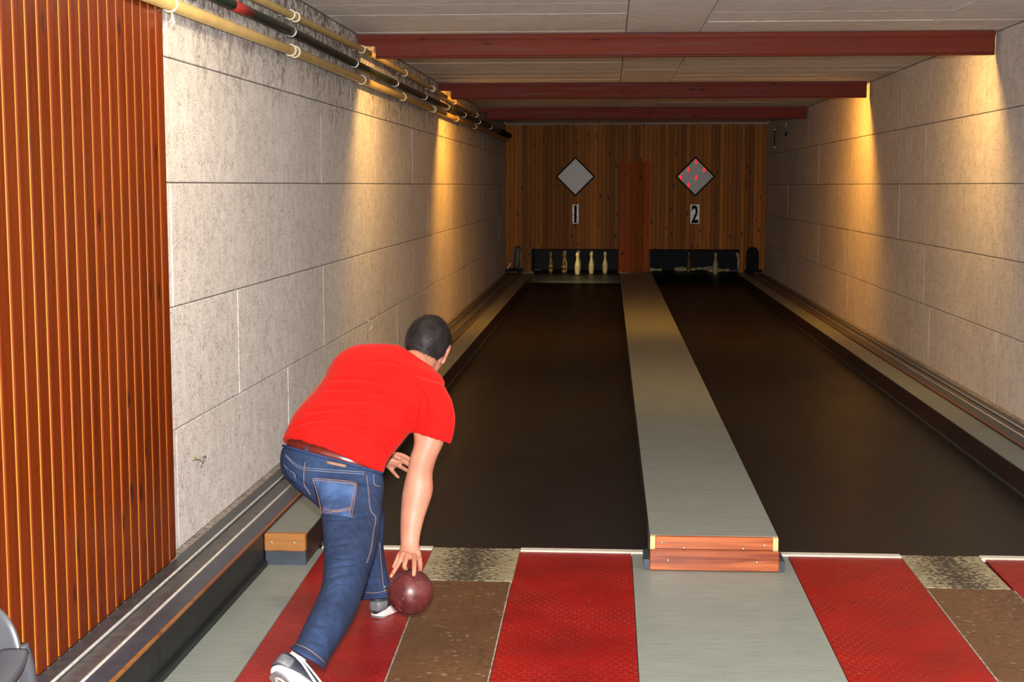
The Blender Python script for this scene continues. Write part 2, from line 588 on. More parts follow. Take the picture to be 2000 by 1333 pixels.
M['pin_ring'] = plain('ochre_ring', (0.40, 0.29, 0.12), 0.4)


def ballm():
    t = NT('maroon_ball', 0.32, 0.5)
    g = t.noise(t.loc(), 26, 5, 0.4)
    c = t.ramp(g, [(0.3, (0.060, 0.010, 0.012)), (0.7, (0.120, 0.024, 0.024))])
    v = t.voro(t.loc(), 24)
    c = t.mix(t.ramp(v, [(0.10, 0.45), (0.24, 0.0)]), c, (0.30, 0.13, 0.12))
    v2 = t.voro(t.loc(), 75)
    c = t.mix(t.ramp(v2, [(0.10, 0.35), (0.25, 0.0)]), c, (0.26, 0.10, 0.09))
    t.color(c); t.rough(t.ramp(g, [(0.3, 0.28), (0.7, 0.42)]))
    return t.m


M['ball'] = ballm()
M['hole'] = plain('hole_dark', (0.01, 0.006, 0.006), 0.7)


def skinm():
    t = NT('skin', 0.48, 0.35)
    g = t.noise(t.pos(), 14, 4); g2 = t.noise(t.pos(), 120, 3)
    c = t.ramp(g, [(0.3, (0.38, 0.150, 0.092)), (0.7, (0.48, 0.222, 0.145))])
    c = t.mix(t.ramp(g2, [(0.58, 0.0), (0.75, 0.22)]), c, (0.40, 0.17, 0.12))
    t.color(c)
    t.b.inputs['Subsurface Weight'].default_value = 0.12
    t.b.inputs['Subsurface Radius'].default_value = (0.02, 0.008, 0.004)
    t.b.inputs['Subsurface Scale'].default_value = 0.3
    t.bump(g2, 0.08, 0.001)
    return t.m


M['skin'] = skinm()
M['nail'] = plain('fingernail', (0.74, 0.48, 0.40), 0.3, var=0.05)


def shirtm():
    t = NT('red_cotton', 0.85, 0.15)
    g = t.noise(t.pos(), 9, 3); g2 = t.noise(t.pos(), 700, 2)
    c = t.ramp(g, [(0.3, (0.43, 0.0035, 0.0022)), (0.7, (0.50, 0.006, 0.004))])
    t.color(c)
    t.b.inputs['Sheen Weight'].default_value = 0.15
    t.put(t.b.inputs['Sheen Tint'], (1, 0.25, 0.2))
    t.bump(g2, 0.06, 0.001)
    return t.m


M['shirt'] = shirtm()


def denim(name, a, b, fade=None):
    t = NT(name, 0.85, 0.15)
    p = t.pos()
    g = t.noise(p, 7, 4); fine = t.noise(t.scale(p, (1, 1, 0.25)), 420, 3)
    fl = t.noise(t.scale(p, (1, 1, 0.12)), 40, 4)
    f = t.math('ADD', t.math('MULTIPLY', g, 0.55), t.math('MULTIPLY', fl, 0.45))
    c = t.ramp(f, [(0.34, a), (0.66, b)])
    c = t.mix(t.ramp(fine, [(0.5, 0.0), (0.75, 0.13)]), c, (0.16, 0.21, 0.34))
    if fade:
        c = t.mix(t.ramp(t.noise(p, 16, 3), [(0.36, 0.15), (0.58, 0.85)]), c, fade)
    t.color(c); t.bump(fine, 0.15, 0.001)
    return t.m


M['denim'] = denim('indigo_denim', (0.011, 0.020, 0.050), (0.023, 0.045, 0.106))
M['denim_dark'] = denim('dark_seam_denim', (0.014, 0.022, 0.065), (0.03, 0.05, 0.13))
M['denim_fade'] = denim('faded_pocket_denim', (0.016, 0.028, 0.075), (0.035, 0.065, 0.16), (0.062, 0.125, 0.27))
M['stitch'] = plain('tan_stitching', (0.30, 0.17, 0.105), 0.7)
M['stitch_pale'] = plain('pale_stitching', (0.20, 0.21, 0.26), 0.7)
M['belt'] = plain('oxblood_belt', (0.115, 0.016, 0.010), 0.28, var=0.2, nsc=40, spec=0.6)
M['patch'] = plain('leather_patch', (0.24, 0.12, 0.07), 0.6)
M['shoe'] = plain('charcoal_shoe_mesh', (0.022, 0.026, 0.038), 0.6, var=0.3, nsc=160, bump=0.2)
M['shoe_grey'] = plain('grey_heel_counter', (0.12, 0.12, 0.13), 0.45, var=0.2, nsc=60)
M['sole'] = plain('white_midsole', (0.56, 0.55, 0.535), 0.5, var=0.06)
M['sole_beige'] = plain('beige_outsole', (0.55, 0.45, 0.33), 0.6)
M['sole_grey'] = plain('grey_outsole_rubber', (0.17, 0.17, 0.18), 0.55)
M['stripe'] = plain('white_shoe_stripe', (0.68, 0.67, 0.69), 0.45, var=0.03)
M['sock'] = plain('white_sock', (0.58, 0.58, 0.63), 0.9, var=0.06, nsc=200, bump=0.3)


def hairm():
    t = NT('dark_hair', 0.5, 0.24)
    g = t.noise(t.pos(), 60, 4); g1 = t.noise(t.pos(), 14, 3)
    c = t.ramp(g, [(0.35, (0.007, 0.0055, 0.006)), (0.7, (0.019, 0.015, 0.016))])
    c = t.mix(t.ramp(g1, [(0.5, 0.0), (0.75, 0.25)]), c, (0.055, 0.048, 0.052))
    t.color(c); return t.m


M['hair'] = hairm()
M['eye_white'] = plain('eye_white', (0.8, 0.78, 0.75), 0.2, var=0.02)
M['iris'] = plain('brown_iris', (0.05, 0.025, 0.012), 0.2)
M['lip'] = plain('lips', (0.45, 0.16, 0.13), 0.45)
M['chair'] = plain('grey_chair_plastic', (0.030, 0.032, 0.038), 0.33, var=0.08, nsc=4, spec=0.5)
M['hood_green'] = plain('green_grey_hood', (0.10, 0.115, 0.095), 0.6, var=0.25)
M['hood_stripe'] = plain('ochre_piping', (0.36, 0.33, 0.14), 0.6)
M['hood_black'] = plain('black_hood', (0.006, 0.007, 0.009), 0.7, spec=0.15)
M['brass'] = plain('brass', (0.65, 0.48, 0.22), 0.3, 0.9)
M['white_plastic'] = plain('white_plastic', (0.55, 0.52, 0.45), 0.5)

# ------------------------------------------------------------------ dimensions of the hall
XL, XR, YB, ZC = -1.751, 2.626, 24.40, 2.64
Y0 = 1.2
LANES = ((-1.27, 0.18), (0.712, 2.144))
OPEN = ((-1.31, 0.183), (0.683, 2.205))
FOUL = 6.17
KERB = 0.133


def struct(name, bm, mat, parent=None):
    o = obj(name, bm, mat, parent)
    if parent is None: o['kind'] = 'structure'
    return o


# ------------------------------------------------------------------ floor
floor = struct('floor', bx(XL - 0.2, XR + 0.2, -0.6, YB + 3.2, -0.30, -0.012), M['black'])

# side walls: a recessed backing slab and staggered boards two metres long and half a metre high
_board_cache = {}


def board_mesh(L, h, T, bev, key):
    k = (round(L, 3), round(h, 3), key)
    if k not in _board_cache:
        bm = bx(0, T, 0, L, 0, h)
        es = [e for e in bm.edges if all(abs(v.co.x - T) < 1e-6 for v in e.verts)]
        bmesh.ops.bevel(bm, geom=es, offset=bev, segments=2, affect='EDGES', profile=0.5)
        me = bpy.data.meshes.new('board'); bmesh.ops.recalc_face_normals(bm, faces=bm.faces)
        bm.to_mesh(me); bm.free()
        _board_cache[k] = me
    return _board_cache[k]


def board_wall(name, side, y_start, y_end, z_rows, seams, mat, backing):
    s = -1 if side == 'left' else 1
    X = XL if side == 'left' else XR
    T = 0.03
    w = struct(name, bx(*(sorted((X + s * (T - 0.005), X + s * 0.25))), Y0, y_end, -0.1, ZC + 0.1), backing)
    for i, (z0, z1) in enumerate(z_rows):
        off = seams[i]
        ys = [y_start]
        y = off - 2.04 * 12
        while y < y_end:
            if y_start + 0.05 < y < y_end - 0.05: ys.append(y)
            y += 2.04
        ys.append(y_end)
        for a, b in zip(ys, ys[1:]):
            me = board_mesh(b - a - 0.003, z1 - z0 - 0.005, T, 0.0045, side)
            if not me.materials: me.materials.append(mat)
            o = link('board', me, None, w)
            jit = random.uniform(-0.002, 0.0015)
            if side == 'left':
                o.location = (X - T + jit, a + 0.0015, z0 + 0.0025)
            else:
                o.location = (X + T + jit, b - 0.0015, z0 + 0.0025); o.rotation_euler = (0, 0, PI)
    return w


ROWS = [(0.113, 0.61), (0.61, 1.11), (1.11, 1.61), (1.61, 2.105), (2.105, ZC)]
board_wall('wall_left', 'left', 5.528, YB, ROWS, [7.70, 6.67, 7.70, 6.67, 7.70], M['wool_left'], M['joint'])
board_wall('wall_right', 'right', Y0, YB, ROWS, [9.87, 10.12, 9.2, 10.2, 9.2], M['wool'], M['joint'])

# ceiling: boards lying across the hall on both sides of a lengthwise centre run
ceil = struct('ceiling', bx(XL - 0.2, XR + 0.2, Y0, YB + 0.3, ZC + 0.026, ZC + 0.25), M['joint'])


def ceil_board(x0, x1, y0, y1):
    bm = bx(x0 + .003, x1 - .003, y0 + .002, y1 - .002, ZC + random.uniform(-0.001, 0.002), ZC + 0.03)
    es = [e for e in bm.edges if all(v.co.z < ZC + 0.01 for v in e.verts)]
    bmesh.ops.bevel(bm, geom=es, offset=0.0035, segments=1, affect='EDGES')
    obj('board', bm, M['wool_ceiling'], ceil)


y = 1.4
while y < YB:
    y1 = min(y + 0.5, YB)
    ceil_board(XL, 0.105, y, y1)
    ceil_board(0.61, XR if int(y * 2) % 2 else 2.05, y, y1)
    if not int(y * 2) % 2: ceil_board(2.05, XR, y, y1)
    y += 0.5
y = 1.2
while y < YB:
    ceil_board(0.105, 0.61, y, min(y + 2.0, YB)); y += 2.0


# back wall: narrow tongued pine boards, cut out round the two pit openings and the door
def plank(w, t, h, bev, mat, x, yf, z, parent, name='plank'):
    """vertical board, bevelled front edges; front face at yf looking towards -Y"""
    bm = bmesh.new()
    prism(bm, [(0, t), (0, bev), (bev, 0), (w - bev, 0), (w, bev), (w, t)], 'z', 0, h)
    return obj(name, bm, mat, parent, loc=(x, yf, z)) if parent is None else _plank_in(name, bm, mat, parent, (x, yf, z))


def _plank_in(name, bm, mat, parent, loc):
    for v in bm.verts: v.co += V(loc)
    return obj(name, bm, mat, parent)


bb = bmesh.new()
box(bb, XL - 0.1, OPEN[0][0], YB + 0.022, YB + 0.07, 0.0, ZC)
box(bb, OPEN[0][1], OPEN[1][0], YB + 0.022, YB + 0.07, 0.0, ZC)
box(bb, OPEN[1][1], XR + 0.1, YB + 0.022, YB + 0.07, 0.0, ZC)
for a, b in OPEN: box(bb, a, b, YB + 0.022, YB + 0.07, 0.522, ZC)
wall_back = struct('wall_back', bb, M['black'])
NP_ = 62
pw = (XR - XL) / NP_
for i in range(NP_):
    x = XL + i * pw; xm = x + pw / 2
    z0 = 0.132
    if xm < -1.45 or xm > 2.32: z0 = 0.118
    segs = []
    if any(a < xm < b for a, b in OPEN): z0 = 0.522
    if 0.183 < xm < 0.683: z0 = 1.99
    plank(pw - 0.002, 0.022, 2.612 - z0, 0.005, M['back'], x + 0.001, YB + random.uniform(-.001, .001), z0, wall_back)
obj('cover_strip', bx(XL, XR, YB - 0.012, YB + 0.02, 2.612, ZC), M['joint'], wall_back)

# door between the two openings
door = struct('door_1', bx(0.171, 0.692, YB + 0.010, YB + 0.024, 0.132, 1.988), M['black'])
ws = (0.085, 0.105, 0.105, 0.105, 0.100)
x = 0.176
for w_ in ws:
    plank(w_ - 0.003, 0.020, 1.84, 0.006, M['door'], x, YB - 0.010, 0.136, door); x += w_
for (a, b, c, d) in ((0.166, 0.692, 1.976, 1.990), (0.686, 0.695, 0.134, 1.976), (0.164, 0.173, 0.134, 1.976)):
    obj('frame', bx(a, b, YB - 0.016, YB + 0.012, c, d), M['door'], door)
kb = bmesh.new()
ellipsoid(kb, (0.222, YB - 0.05, 1.145), ((0.02, 0, 0), (0, 0.02, 0), (0, 0, 0.02)), 14, 8)
tube(kb, [(0.222, YB - 0.05, 1.145), (0.222, YB - 0.010, 1.145)], 0.009)
obj('door_knob', kb, M['brass'], door, True)
obj('keyhole_plate', bx(0.240, 0.262, YB - 0.013, YB - 0.009, 1.08, 1.135), M['black'], door)
obj('threshold', bx(0.155, 0.70, YB - 0.03, YB + 0.01, 0.122, 0.134), M['plaster'], door)

# pits behind the openings
for i, (a, b) in enumerate(OPEN):
    side = ('left', 'right')[i]
    p = empty('pin_pit', ((a + b) / 2, YB + 0.07, 0), 'dark boxed pin pit behind the %s opening of the pine wall%s' % (side, ', lit over its pins' if i == 0 else ', unlit with fallen pins'), 'pin pit', 'pin pits behind the back wall')
    y1 = YB + 0.071; y2 = YB + 2.9
    obj('back_curtain', bx(a - 0.12, b + 0.21, y2, y2 + 0.03, 0.0, 1.0), M['pit'], p)
    for xx in (a - 0.13, b + 0.21): obj('side_panel', bx(xx, xx + 0.03, y1, y2, 0.0, 1.0), M['pit'], p)
    obj('roof_panel', bx(a - 0.13, b + 0.24, y1, y2 + 0.03, 1.0, 1.03), M['pit'], p)

# wooden cladding on the near end of the left wall
clad = empty('wood_cladding', (XL, 4.0, 0.12), 'glossy orange-brown vertical wood cladding on the near left wall', 'cladding')
obj('backing', bx(XL - 0.024, XL + 0.0095, 2.0, 5.522, 0.12, 2.62), M['black'], clad)
PITCH = 0.0885
k = 0
y = 5.522
while y > 2.2:
    y0 = y - PITCH
    bm = bmesh.new()
    prism(bm, [(XL + .010, y0 + .0085), (XL + .026, y0 + .0085), (XL + .030, y0 + .012), (XL + .030, y - .008), (XL + .0235, y), (XL + .010, y)], 'z', 0.118, 2.63)
    obj('plank', bm, M['clad'], clad)
    bm = bmesh.new()
    prism(bm, [(XL + .010, y0 + .0003), (XL + .0205, y0 + .0003), (XL + .0264, y0 + .0083), (XL + .010, y0 + .0083)], 'z', 0.118, 2.63)
    obj('tongue', bm, M['clad_glint'], clad)  # groove facet whose lighter colour stands in for the flash glint
    y = y0; k += 1

# ------------------------------------------------------------------ lanes, kerbs, divider
for i, (a, b) in enumerate(LANES):
    o = obj('bowling_lane', bx(a, b, FOUL + 0.02, YB + 2.9, -0.011, 0.0), M['lane'])
    tag(o, ('long black lane on the left, running to the standing pins', 'long black lane on the right, running to the fallen pins')[i], 'lane', 'black bowling lanes')


div = empty('lane_divider', (0.446, 5.9, 0), 'raised grey lino-topped divider between the two black lanes with mahogany front', 'lane divider')
obj('core', bx(0.186, 0.706, 5.915, YB + 0.02, -0.01, 0.136), M['kerb_side'], div)
obj('lino_top', bx(0.181, 0.712, 5.915, YB - 0.032, 0.1365, 0.1415), M['lino'], div)
obj('side_skin', bx(0.1815, 0.186, 6.2, YB - 0.03, 0.0, 0.1360), M['black'], div)
obj('upper_board', bx(0.204, 0.690, 5.893, 5.915, 0.088, 0.1405, bev=0.002), M['mahogany'], div)
for xx in (0.181, 0.690): obj('end_strip', bx(xx, xx + 0.022, 5.893, 5.915, 0.086, 0.1405, bev=0.001), M['pale_wood'], div)
obj('lower_board', bx(0.180, 0.714, 5.868, 5.893, 0.003, 0.088, bev=0.003), M['mahogany'], div)
for (xx, zz, yy) in ((0.23, 0.113, 5.893), (0.655, 0.108, 5.893), (0.322, 0.094, 5.888), (0.567, 0.094, 5.888), (0.256, 0.045, 5.868), (0.622, 0.043, 5.868)):
    bm = bmesh.new(); ellipsoid(bm, (xx, yy, zz), ((.0055, 0, 0), (0, .003, 0), (0, 0, .0055)), 10, 6)
    obj('screw', bm, M['steel'], div, True)
for xx in (0.155, 0.714):
    obj('rubber_foot', bx(xx, xx + 0.025, 5.88, 6.05, 0.002, 0.045), M['blue_grey'], div)

for i, (a, b) in enumerate(((-1.445, -1.272), (2.146, 2.318))):
    side = ('left', 'right')[i]
    kb = empty('lane_kerb', ((a + b) / 2, 5.9, 0), ('grey-topped kerb along the left lane, ending in an orange wooden block', 'grey-topped kerb along the far right lane beside the right wall rail')[i], 'kerb', 'kerbs along the outer lane edges')
    obj('core', bx(a, b, 5.885, YB, -0.01, KERB - 0.006), M['kerb_side'], kb)
    obj('lino_top', bx(a, b + (0.002 if i == 0 else 0), 5.885, YB - 0.001, KERB - 0.0055, KERB), M['lino_dark'], kb)
    obj('end_block', bx(a, b + 0.003, 5.850, 5.885, 0.060, KERB + 0.002, bev=0.004), M['orange_wood'], kb)
    obj('end_skirt', bx(a + 0.004, b + 0.002, 5.855, 5.885, 0.0, 0.0595), M['blue_grey'], kb)
    sx = b + 0.0005 if i == 0 else a - 0.0085
    obj('edge_strip', bx(sx, sx + 0.008, 6.2, YB, 0.0, 0.012), M['rail_box'], kb)
    for xx in (a + 0.032, b - 0.045):
        bm = bmesh.new(); ellipsoid(bm, (xx, 5.8495, 0.097), ((.0055, 0, 0), (0, .003, 0), (0, 0, .0055)), 10, 6)
        obj('screw', bm, M['steel'], kb, True)

# ball return rails along both walls
for i, s in enumerate((1, -1)):
    X0 = -1.447 if i == 0 else 2.320          # edge next to the kerb
    W_ = XL if i == 0 else XR
    name = ('left', 'right')[i]
    y0 = 2.0
    rr = empty('ball_return', ((X0 + W_) / 2, 4.0, 0), ('low grey ball return rail along the left wall and cladding', 'low dark ball return rail along the right wall')[i], 'ball return', 'ball return rails at the walls')

    def P(dx, z): return (X0 - s * dx, z)
    bm = prism(bmesh.new(), [P(0, 0.0), P(0, 0.140), P(0.088, 0.140), P(0.088, 0.0)], 'y', y0, YB - 0.002)
    obj('box', bm, M['black'], rr)
    obj('top_plate', prism(bmesh.new(), [P(0.012, 0.1405), P(0.012, 0.1475), P(0.084, 0.1475), P(0.084, 0.1405)], 'y', y0, YB - 0.002), M['blue_grey'] if i == 0 else M['rail_box'], rr)
    for (ya, yb_, mm) in ((y0, 4.95, 'orange_wood'), (4.95, YB - 0.002, 'edge_wood')):
        obj('edge_strip', prism(bmesh.new(), [P(-0.001, 0.1405), P(-0.001, 0.1470), P(0.0115, 0.1470), P(0.0115, 0.1405)], 'y', ya, yb_), M[mm], rr)
    obj('channel', prism(bmesh.new(), [P(0.088, 0.0), P(0.088, 0.118), P(0.200, 0.112), P(0.200, 0.0)], 'y', y0, YB - 0.002), M['channel'], rr)
    for (d0, z0, r0) in ((0.089, 0.146, 0.0065), (0.205, 0.121, 0.0055)):
        a = P(d0, z0)
        obj('rail', tube(bmesh.new(), [(a[0], y0, a[1]), (a[0], YB - 0.004, a[1])], r0, 8), M['alu'], rr, True)
    obj('back_plate', prism(bmesh.new(), [P(0.2005, 0.0), P(0.2005, 0.112), P(0.215, 0.116), P(0.272, 0.1145), P(0.275, 0.108), P(0.275, 0.0)], 'y', y0, YB - 0.002), M['rail_box'], rr)
    wd = abs(W_ - X0)
    obj('wall_fillet', prism(bmesh.new(), [P(0.2755, 0.06), P(0.2755, 0.113), P(wd - 0.0015, 0.119), P(wd - 0.0015, 0.06)], 'y', 5.53, YB - 0.002), M['plaster'], rr)
    if i == 0:
        obj('kick_strip', bx(X0 + 0.001, X0 + 0.018, 2.0, 5.84, 0.0, 0.022), M['black'], rr)
        for yy in (19.0, 19.9, 17.4, 22.8):
            bm = bmesh.new(); ellipsoid(bm, (X0 + 0.008, yy, 0.118), ((.012, 0, 0), (0, .05, 0), (0, 0, .014)), 10, 6)
            obj('bolt_cap', bm, M['brass'], rr, True)


# ------------------------------------------------------------------ approach flooring
def fmat(name, pts, mat, label, cat, z1=0.0, group=None):
    o = obj(name, quad_slab(pts, -0.011, z1), M[mat])
    return tag(o, label, cat, group)


G = 'flooring strips of the approach'
YN = 1.4


def ext(x_f, x_n):          # x at the foul line and at y=4.45 -> x at YN
    return x_f + (x_n - x_f) * (FOUL - YN) / (FOUL - 4.45)


e1, e2, e3, e4, e5, e6, e7, e8 = (-1.245, -1.20), (-0.757, -0.716), (-0.386, -0.377), (0.109, 0.108), (0.783, 0.785), (1.271, 1.264), (1.622, 1.60), (2.09, 2.10)
yf = FOUL - 0.03


def strip(n, A, B, mat, label, cat, y1=yf, z=0.0):
    f = lambda e, yy: e[0] + (e[1] - e[0]) * (FOUL - yy) / (FOUL - 4.45)
    g = 0.0015
    return fmat(n, [(f(A, YN) + g, YN), (f(B, YN) - g, YN), (f(B, y1) - g, y1), (f(A, y1) + g, y1)], mat, label, cat, z, G)


strip('grey_floor_strip', (-1.447, -1.447), e1, 'lino', 'narrow grey-green lino strip on the approach beside the left ball return', 'flooring')
strip('red_floor_strip', e1, e2, 'red', 'red honeycomb rubber strip under the bowler, leftmost of the reds', 'flooring', z=0.001)
strip('brown_floor_strip', e2, e3, 'brown', 'brown marbled runway strip beside the bowling ball', 'flooring', y1=5.662)
strip('red_floor_strip', e3, e4, 'red', 'red honeycomb rubber strip just left of the wide grey strip', 'flooring', z=0.001)
strip('grey_floor_strip', e4, e5, 'lino', 'wide grey-green lino strip before the divider front', 'flooring')
strip('red_floor_strip', e5, e6, 'red', 'red honeycomb rubber strip just right of the wide grey strip', 'flooring', z=0.001)
strip('brown_floor_strip', e6, e7, 'brown', 'brown marbled runway strip before the right lane', 'flooring', y1=5.682)
strip('red_floor_strip', e7, e8, 'red', 'red rubber strip cut by the right edge of the picture', 'flooring', z=0.001)
strip('grey_floor_strip', e8, (2.318, 2.318), 'lino', 'narrow grey lino strip by the right ball return', 'flooring')
for o_ in [o for o in COL.objects if o.name.startswith('brown_floor_strip')]:
    A_, B_ = (e2, e3) if o_.data.vertices[0].co.x < 0.5 else (e6, e7)
    for e_, d_ in ((A_, 0.0005), (B_, -0.0055)):
        f_ = lambda yy: e_[0] + (e_[1] - e_[0]) * (FOUL - yy) / (FOUL - 4.45) + d_
        obj('edge_line', quad_slab([(f_(YN), YN), (f_(YN) + .005, YN), (f_(5.66) + .005, 5.66), (f_(5.66), 5.66)], 0.0002, 0.0022), M['plaster'], o_)
for (a, b, y0, lab) in ((-0.765, -0.380, 5.665, 'speckled pale landing pad before the left lane, blackened in its middle'), (1.272, 1.606, 5.685, 'speckled pale landing pad before the right lane, blackened in its middle')):
    c = ((a + b) / 2, (y0 + FOUL + .02) / 2, 0)
    o = obj('landing_pad', bx(a - c[0], b - c[0], y0 - c[1], FOUL + 0.018 - c[1], -0.011, 0.002, bev=0.0015), M['pad'], loc=c)
    tag(o, lab, 'mat', 'landing pads at the foul line')
for (a, b, lab) in ((-1.26, -0.767, 'white foul line strip behind the bowler, left of the left pad'), (-0.378, 0.180, 'white foul line strip between left pad and divider'), (0.714, 1.270, 'white foul line strip between divider and right pad'), (1.608, 2.144, 'white foul line strip at the far right of the right pad')):
    o = obj('foul_line', bx(a, b, FOUL - 0.028, FOUL + 0.019, -0.011, 0.007, bev=0.002), M['white_strip'])
    tag(o, lab, 'foul line', 'white foul line strips')

# ------------------------------------------------------------------ beams and their lamps
for i, yb in enumerate(BEAM_Y):
    b = empty('ceiling_beam', (0.44, yb, ZC), ('red-brown wooden ceiling beam nearest the viewer', 'red-brown wooden ceiling beam, middle of the three', 'red-brown wooden ceiling beam nearest the pine back wall')[i], 'beam', 'red-brown beams under the ceiling')
    xl, xr = XL + 0.003, (XR - 0.05 if i == 1 else XR - 0.035)
    xn = XL + 0.125
    for (y0, y1, zb, zt) in ((yb, yb + 0.03, 2.492, ZC - .002), (yb - 0.008, yb + 0.038, 2.476, 2.490)):
        bm = bmesh.new()
        if zb > 2.49:
            prism(bm, [(xl, zt), (xl, 2.562), (xn, 2.562), (xn, zb), (xr, zb), (xr, zt)], 'y', y0, y1)
            obj('face_board', bm, M['beam'], b)
        else:
            obj('bottom_moulding', box(bm, xn, xr, y0, y1, zb, zt, bev=0.003), M['beam'], b)
    obj('top_moulding', bx(xl, xr, yb - 0.012, yb, 2.60, ZC - .003, bev=0.003), M['beam'], b)
    obj('core', bx(xn, xr, yb + 0.0305, yb + 0.12, 2.492, ZC - .002), M['beam'], b)
    if i < 2:
        t = obj('lamp_batten', bx(-1.45, 2.30, yb + 0.15, yb + 0.21, 2.618, ZC - .002), M['white_plastic'], b)

# ------------------------------------------------------------------ pipes on the upper left wall
zs = {'lo': 2.315, 'dk': 2.405, 'up': 2.500}
rings_lo = (5.52, 7.627, 7.727, 9.83, 11.79, 13.75, 13.86, 15.9, 18.1)
pl = empty('conduit_pipe', (-1.70, 5.0, zs['lo']), 'lower cream conduit pipe along the upper left wall, below the dark pipe', 'pipe', 'pipes on the upper left wall')
obj('pipe', tube(bmesh.new(), [(-1.692, 2.0, 2.262), (-1.692, 7.7, 2.313), (-1.692, 10.6, 2.316), (-1.692, 24.0, 2.35)], 0.026, 14), M['pipe_yellow'], pl, True)


def clips(parent, ys, x, zf, r, mat):
    for yy in ys:
        z = zf(yy)
        pts = [(x + r * math.cos(a), yy, z + r * math.sin(a)) for a in [2 * PI * k / 14 for k in range(15)]]
        bm = tube(bmesh.new(), pts, 0.0045, 6, False)
        box(bm, XL + 0.0005, x - r * 0.6, yy - 0.006, yy + 0.006, z - 0.006, z + 0.006)
        obj('clip', bm, mat, parent, True)


def lin(y, pts):
    for (a, za), (b, zb) in zip(pts, pts[1:]):
        if y <= b: return za + (zb - za) * (y - a) / (b - a)
    return pts[-1][1]


clips(pl, rings_lo, -1.692, lambda y: lin(y, [(2.0, 2.262), (7.7, 2.313), (10.6, 2.316), (24.0, 2.35)]), 0.030, M['clip'])
bm = bmesh.new()
for dz, dy in ((-0.055, 0.012), (-0.045, -0.02), (-0.06, -0.005)):
    tube(bm, [(-1.685, 5.52, 2.262), (-1.680, 5.52 + dy, 2.262 + dz * .6), (-1.682, 5.52 + dy * 2, 2.262 + dz)], 0.0035, 6)
obj('string_tie', bm, M['clip'], pl, True)
pd = empty('heating_pipe', (-1.69, 5.0, zs['dk']), 'dark green pipe with a red band, middle pipe of the upper left wall', 'pipe', 'pipes on the upper left wall')
PD = [(2.0, 2.375), (7.6, 2.412), (10.56, 2.40), (24.39, 2.43)]
obj('pipe', tube(bmesh.new(), [(-1.690, y, z) for y, z in PD], 0.0245, 14), M['pipe_green'], pd, True)
obj('colour_band', tube(bmesh.new(), [(-1.690, y, lin(y, PD)) for y in (6.44, 6.76)], 0.0252, 14), M['pipe_red'], pd, True)
clips(pd, (7.64, 9.54, 11.37, 13.17, 15.0, 16.75, 18.66, 20.5, 22.6), -1.69, lambda y: lin(y, PD), 0.028, M['steel'])
obj('end_sleeve', tube(bmesh.new(), [(-1.690, 22.3, 2.428), (-1.690, 24.39, 2.43)], 0.045, 14), M['hood_black'], pd, True)
pu = empty('conduit_pipe', (-1.69, 5.0, zs['up']), 'upper cream conduit pipe along the left wall, above the dark pipe', 'pipe', 'pipes on the upper left wall')
PU = [(2.0, 2.43), (7.66, 2.498), (9.9, 2.522), (13.8, 2.515), (24.0, 2.44)]
obj('pipe', tube(bmesh.new(), [(-1.690, y, z) for y, z in PU], 0.021, 14), M['pipe_yellow'], pu, True)
clips(pu, (7.63, 7.75, 9.83, 11.89, 13.7, 13.8, 15.7, 18.3), -1.69, lambda y: lin(y, PU), 0.025, M['clip'])

# ------------------------------------------------------------------ displays and numbers on the back wall
for i, cx in enumerate((-0.571, 1.441)):
    d = empty('pin_display', (cx, YB, 1.745), ('grey diamond pin display with no lamp lit, above number 1', 'grey diamond pin display with six red lamps lit, above number 2')[i], 'display', 'diamond displays on the pine wall')
    h = 0.337; w = 0.036
    obj('pane', prism(bmesh.new(), [(cx, 1.745 + h - w), (cx - h + w, 1.745), (cx, 1.745 - h + w), (cx + h - w, 1.745)], 'y', YB - 0.024, YB - 0.002), M['screen'], d)
    C4 = [(cx, 1.745 + h), (cx - h, 1.745), (cx, 1.745 - h), (cx + h, 1.745)]
    C4i = [(cx, 1.745 + h - w), (cx - h + w, 1.745), (cx, 1.745 - h + w), (cx + h - w, 1.745)]
    for k in range(4):
        k2 = (k + 1) % 4
        obj('frame_side', prism(bmesh.new(), [C4[k], C4[k2], C4i[k2], C4i[k]], 'y', YB - 0.036, YB - 0.001), M['frame_black'], d)
    if i == 1:
        for (px_, py_) in ((1359.6, 315.5), (1344.3, 331), (1375, 331), (1329, 346.3), (1359.6, 346.3), (1344.3, 361.6)):
            q = U(px_, py_, YB - 0.028)
            bm = lathe(bmesh.new(), [(0.002, 0.042), (0.011, 0.020), (0.017, -0.008), (0.018, -0.024), (0.012, -0.038), (0.003, -0.043)], 12)
            for v in bm.verts: v.co = V((q.x + v.co.x, q.y + v.co.y * 0.35, q.z + v.co.z))
            obj('indicator_lamp', bm, M['led'], d, True)


def text_mesh(s, size, ext=0.003):
    cu = bpy.data.curves.new('t', 'FONT'); cu.body = s; cu.size = size; cu.extrude = ext; cu.offset = size * 0.022
    cu.align_x = 'CENTER'; cu.align_y = 'CENTER'
    o = bpy.data.objects.new('t', cu); COL.objects.link(o)
    dg = bpy.context.evaluated_depsgraph_get(); dg.update()
    me = bpy.data.meshes.new_from_object(o.evaluated_get(dg))
    bpy.data.objects.remove(o)
    return me


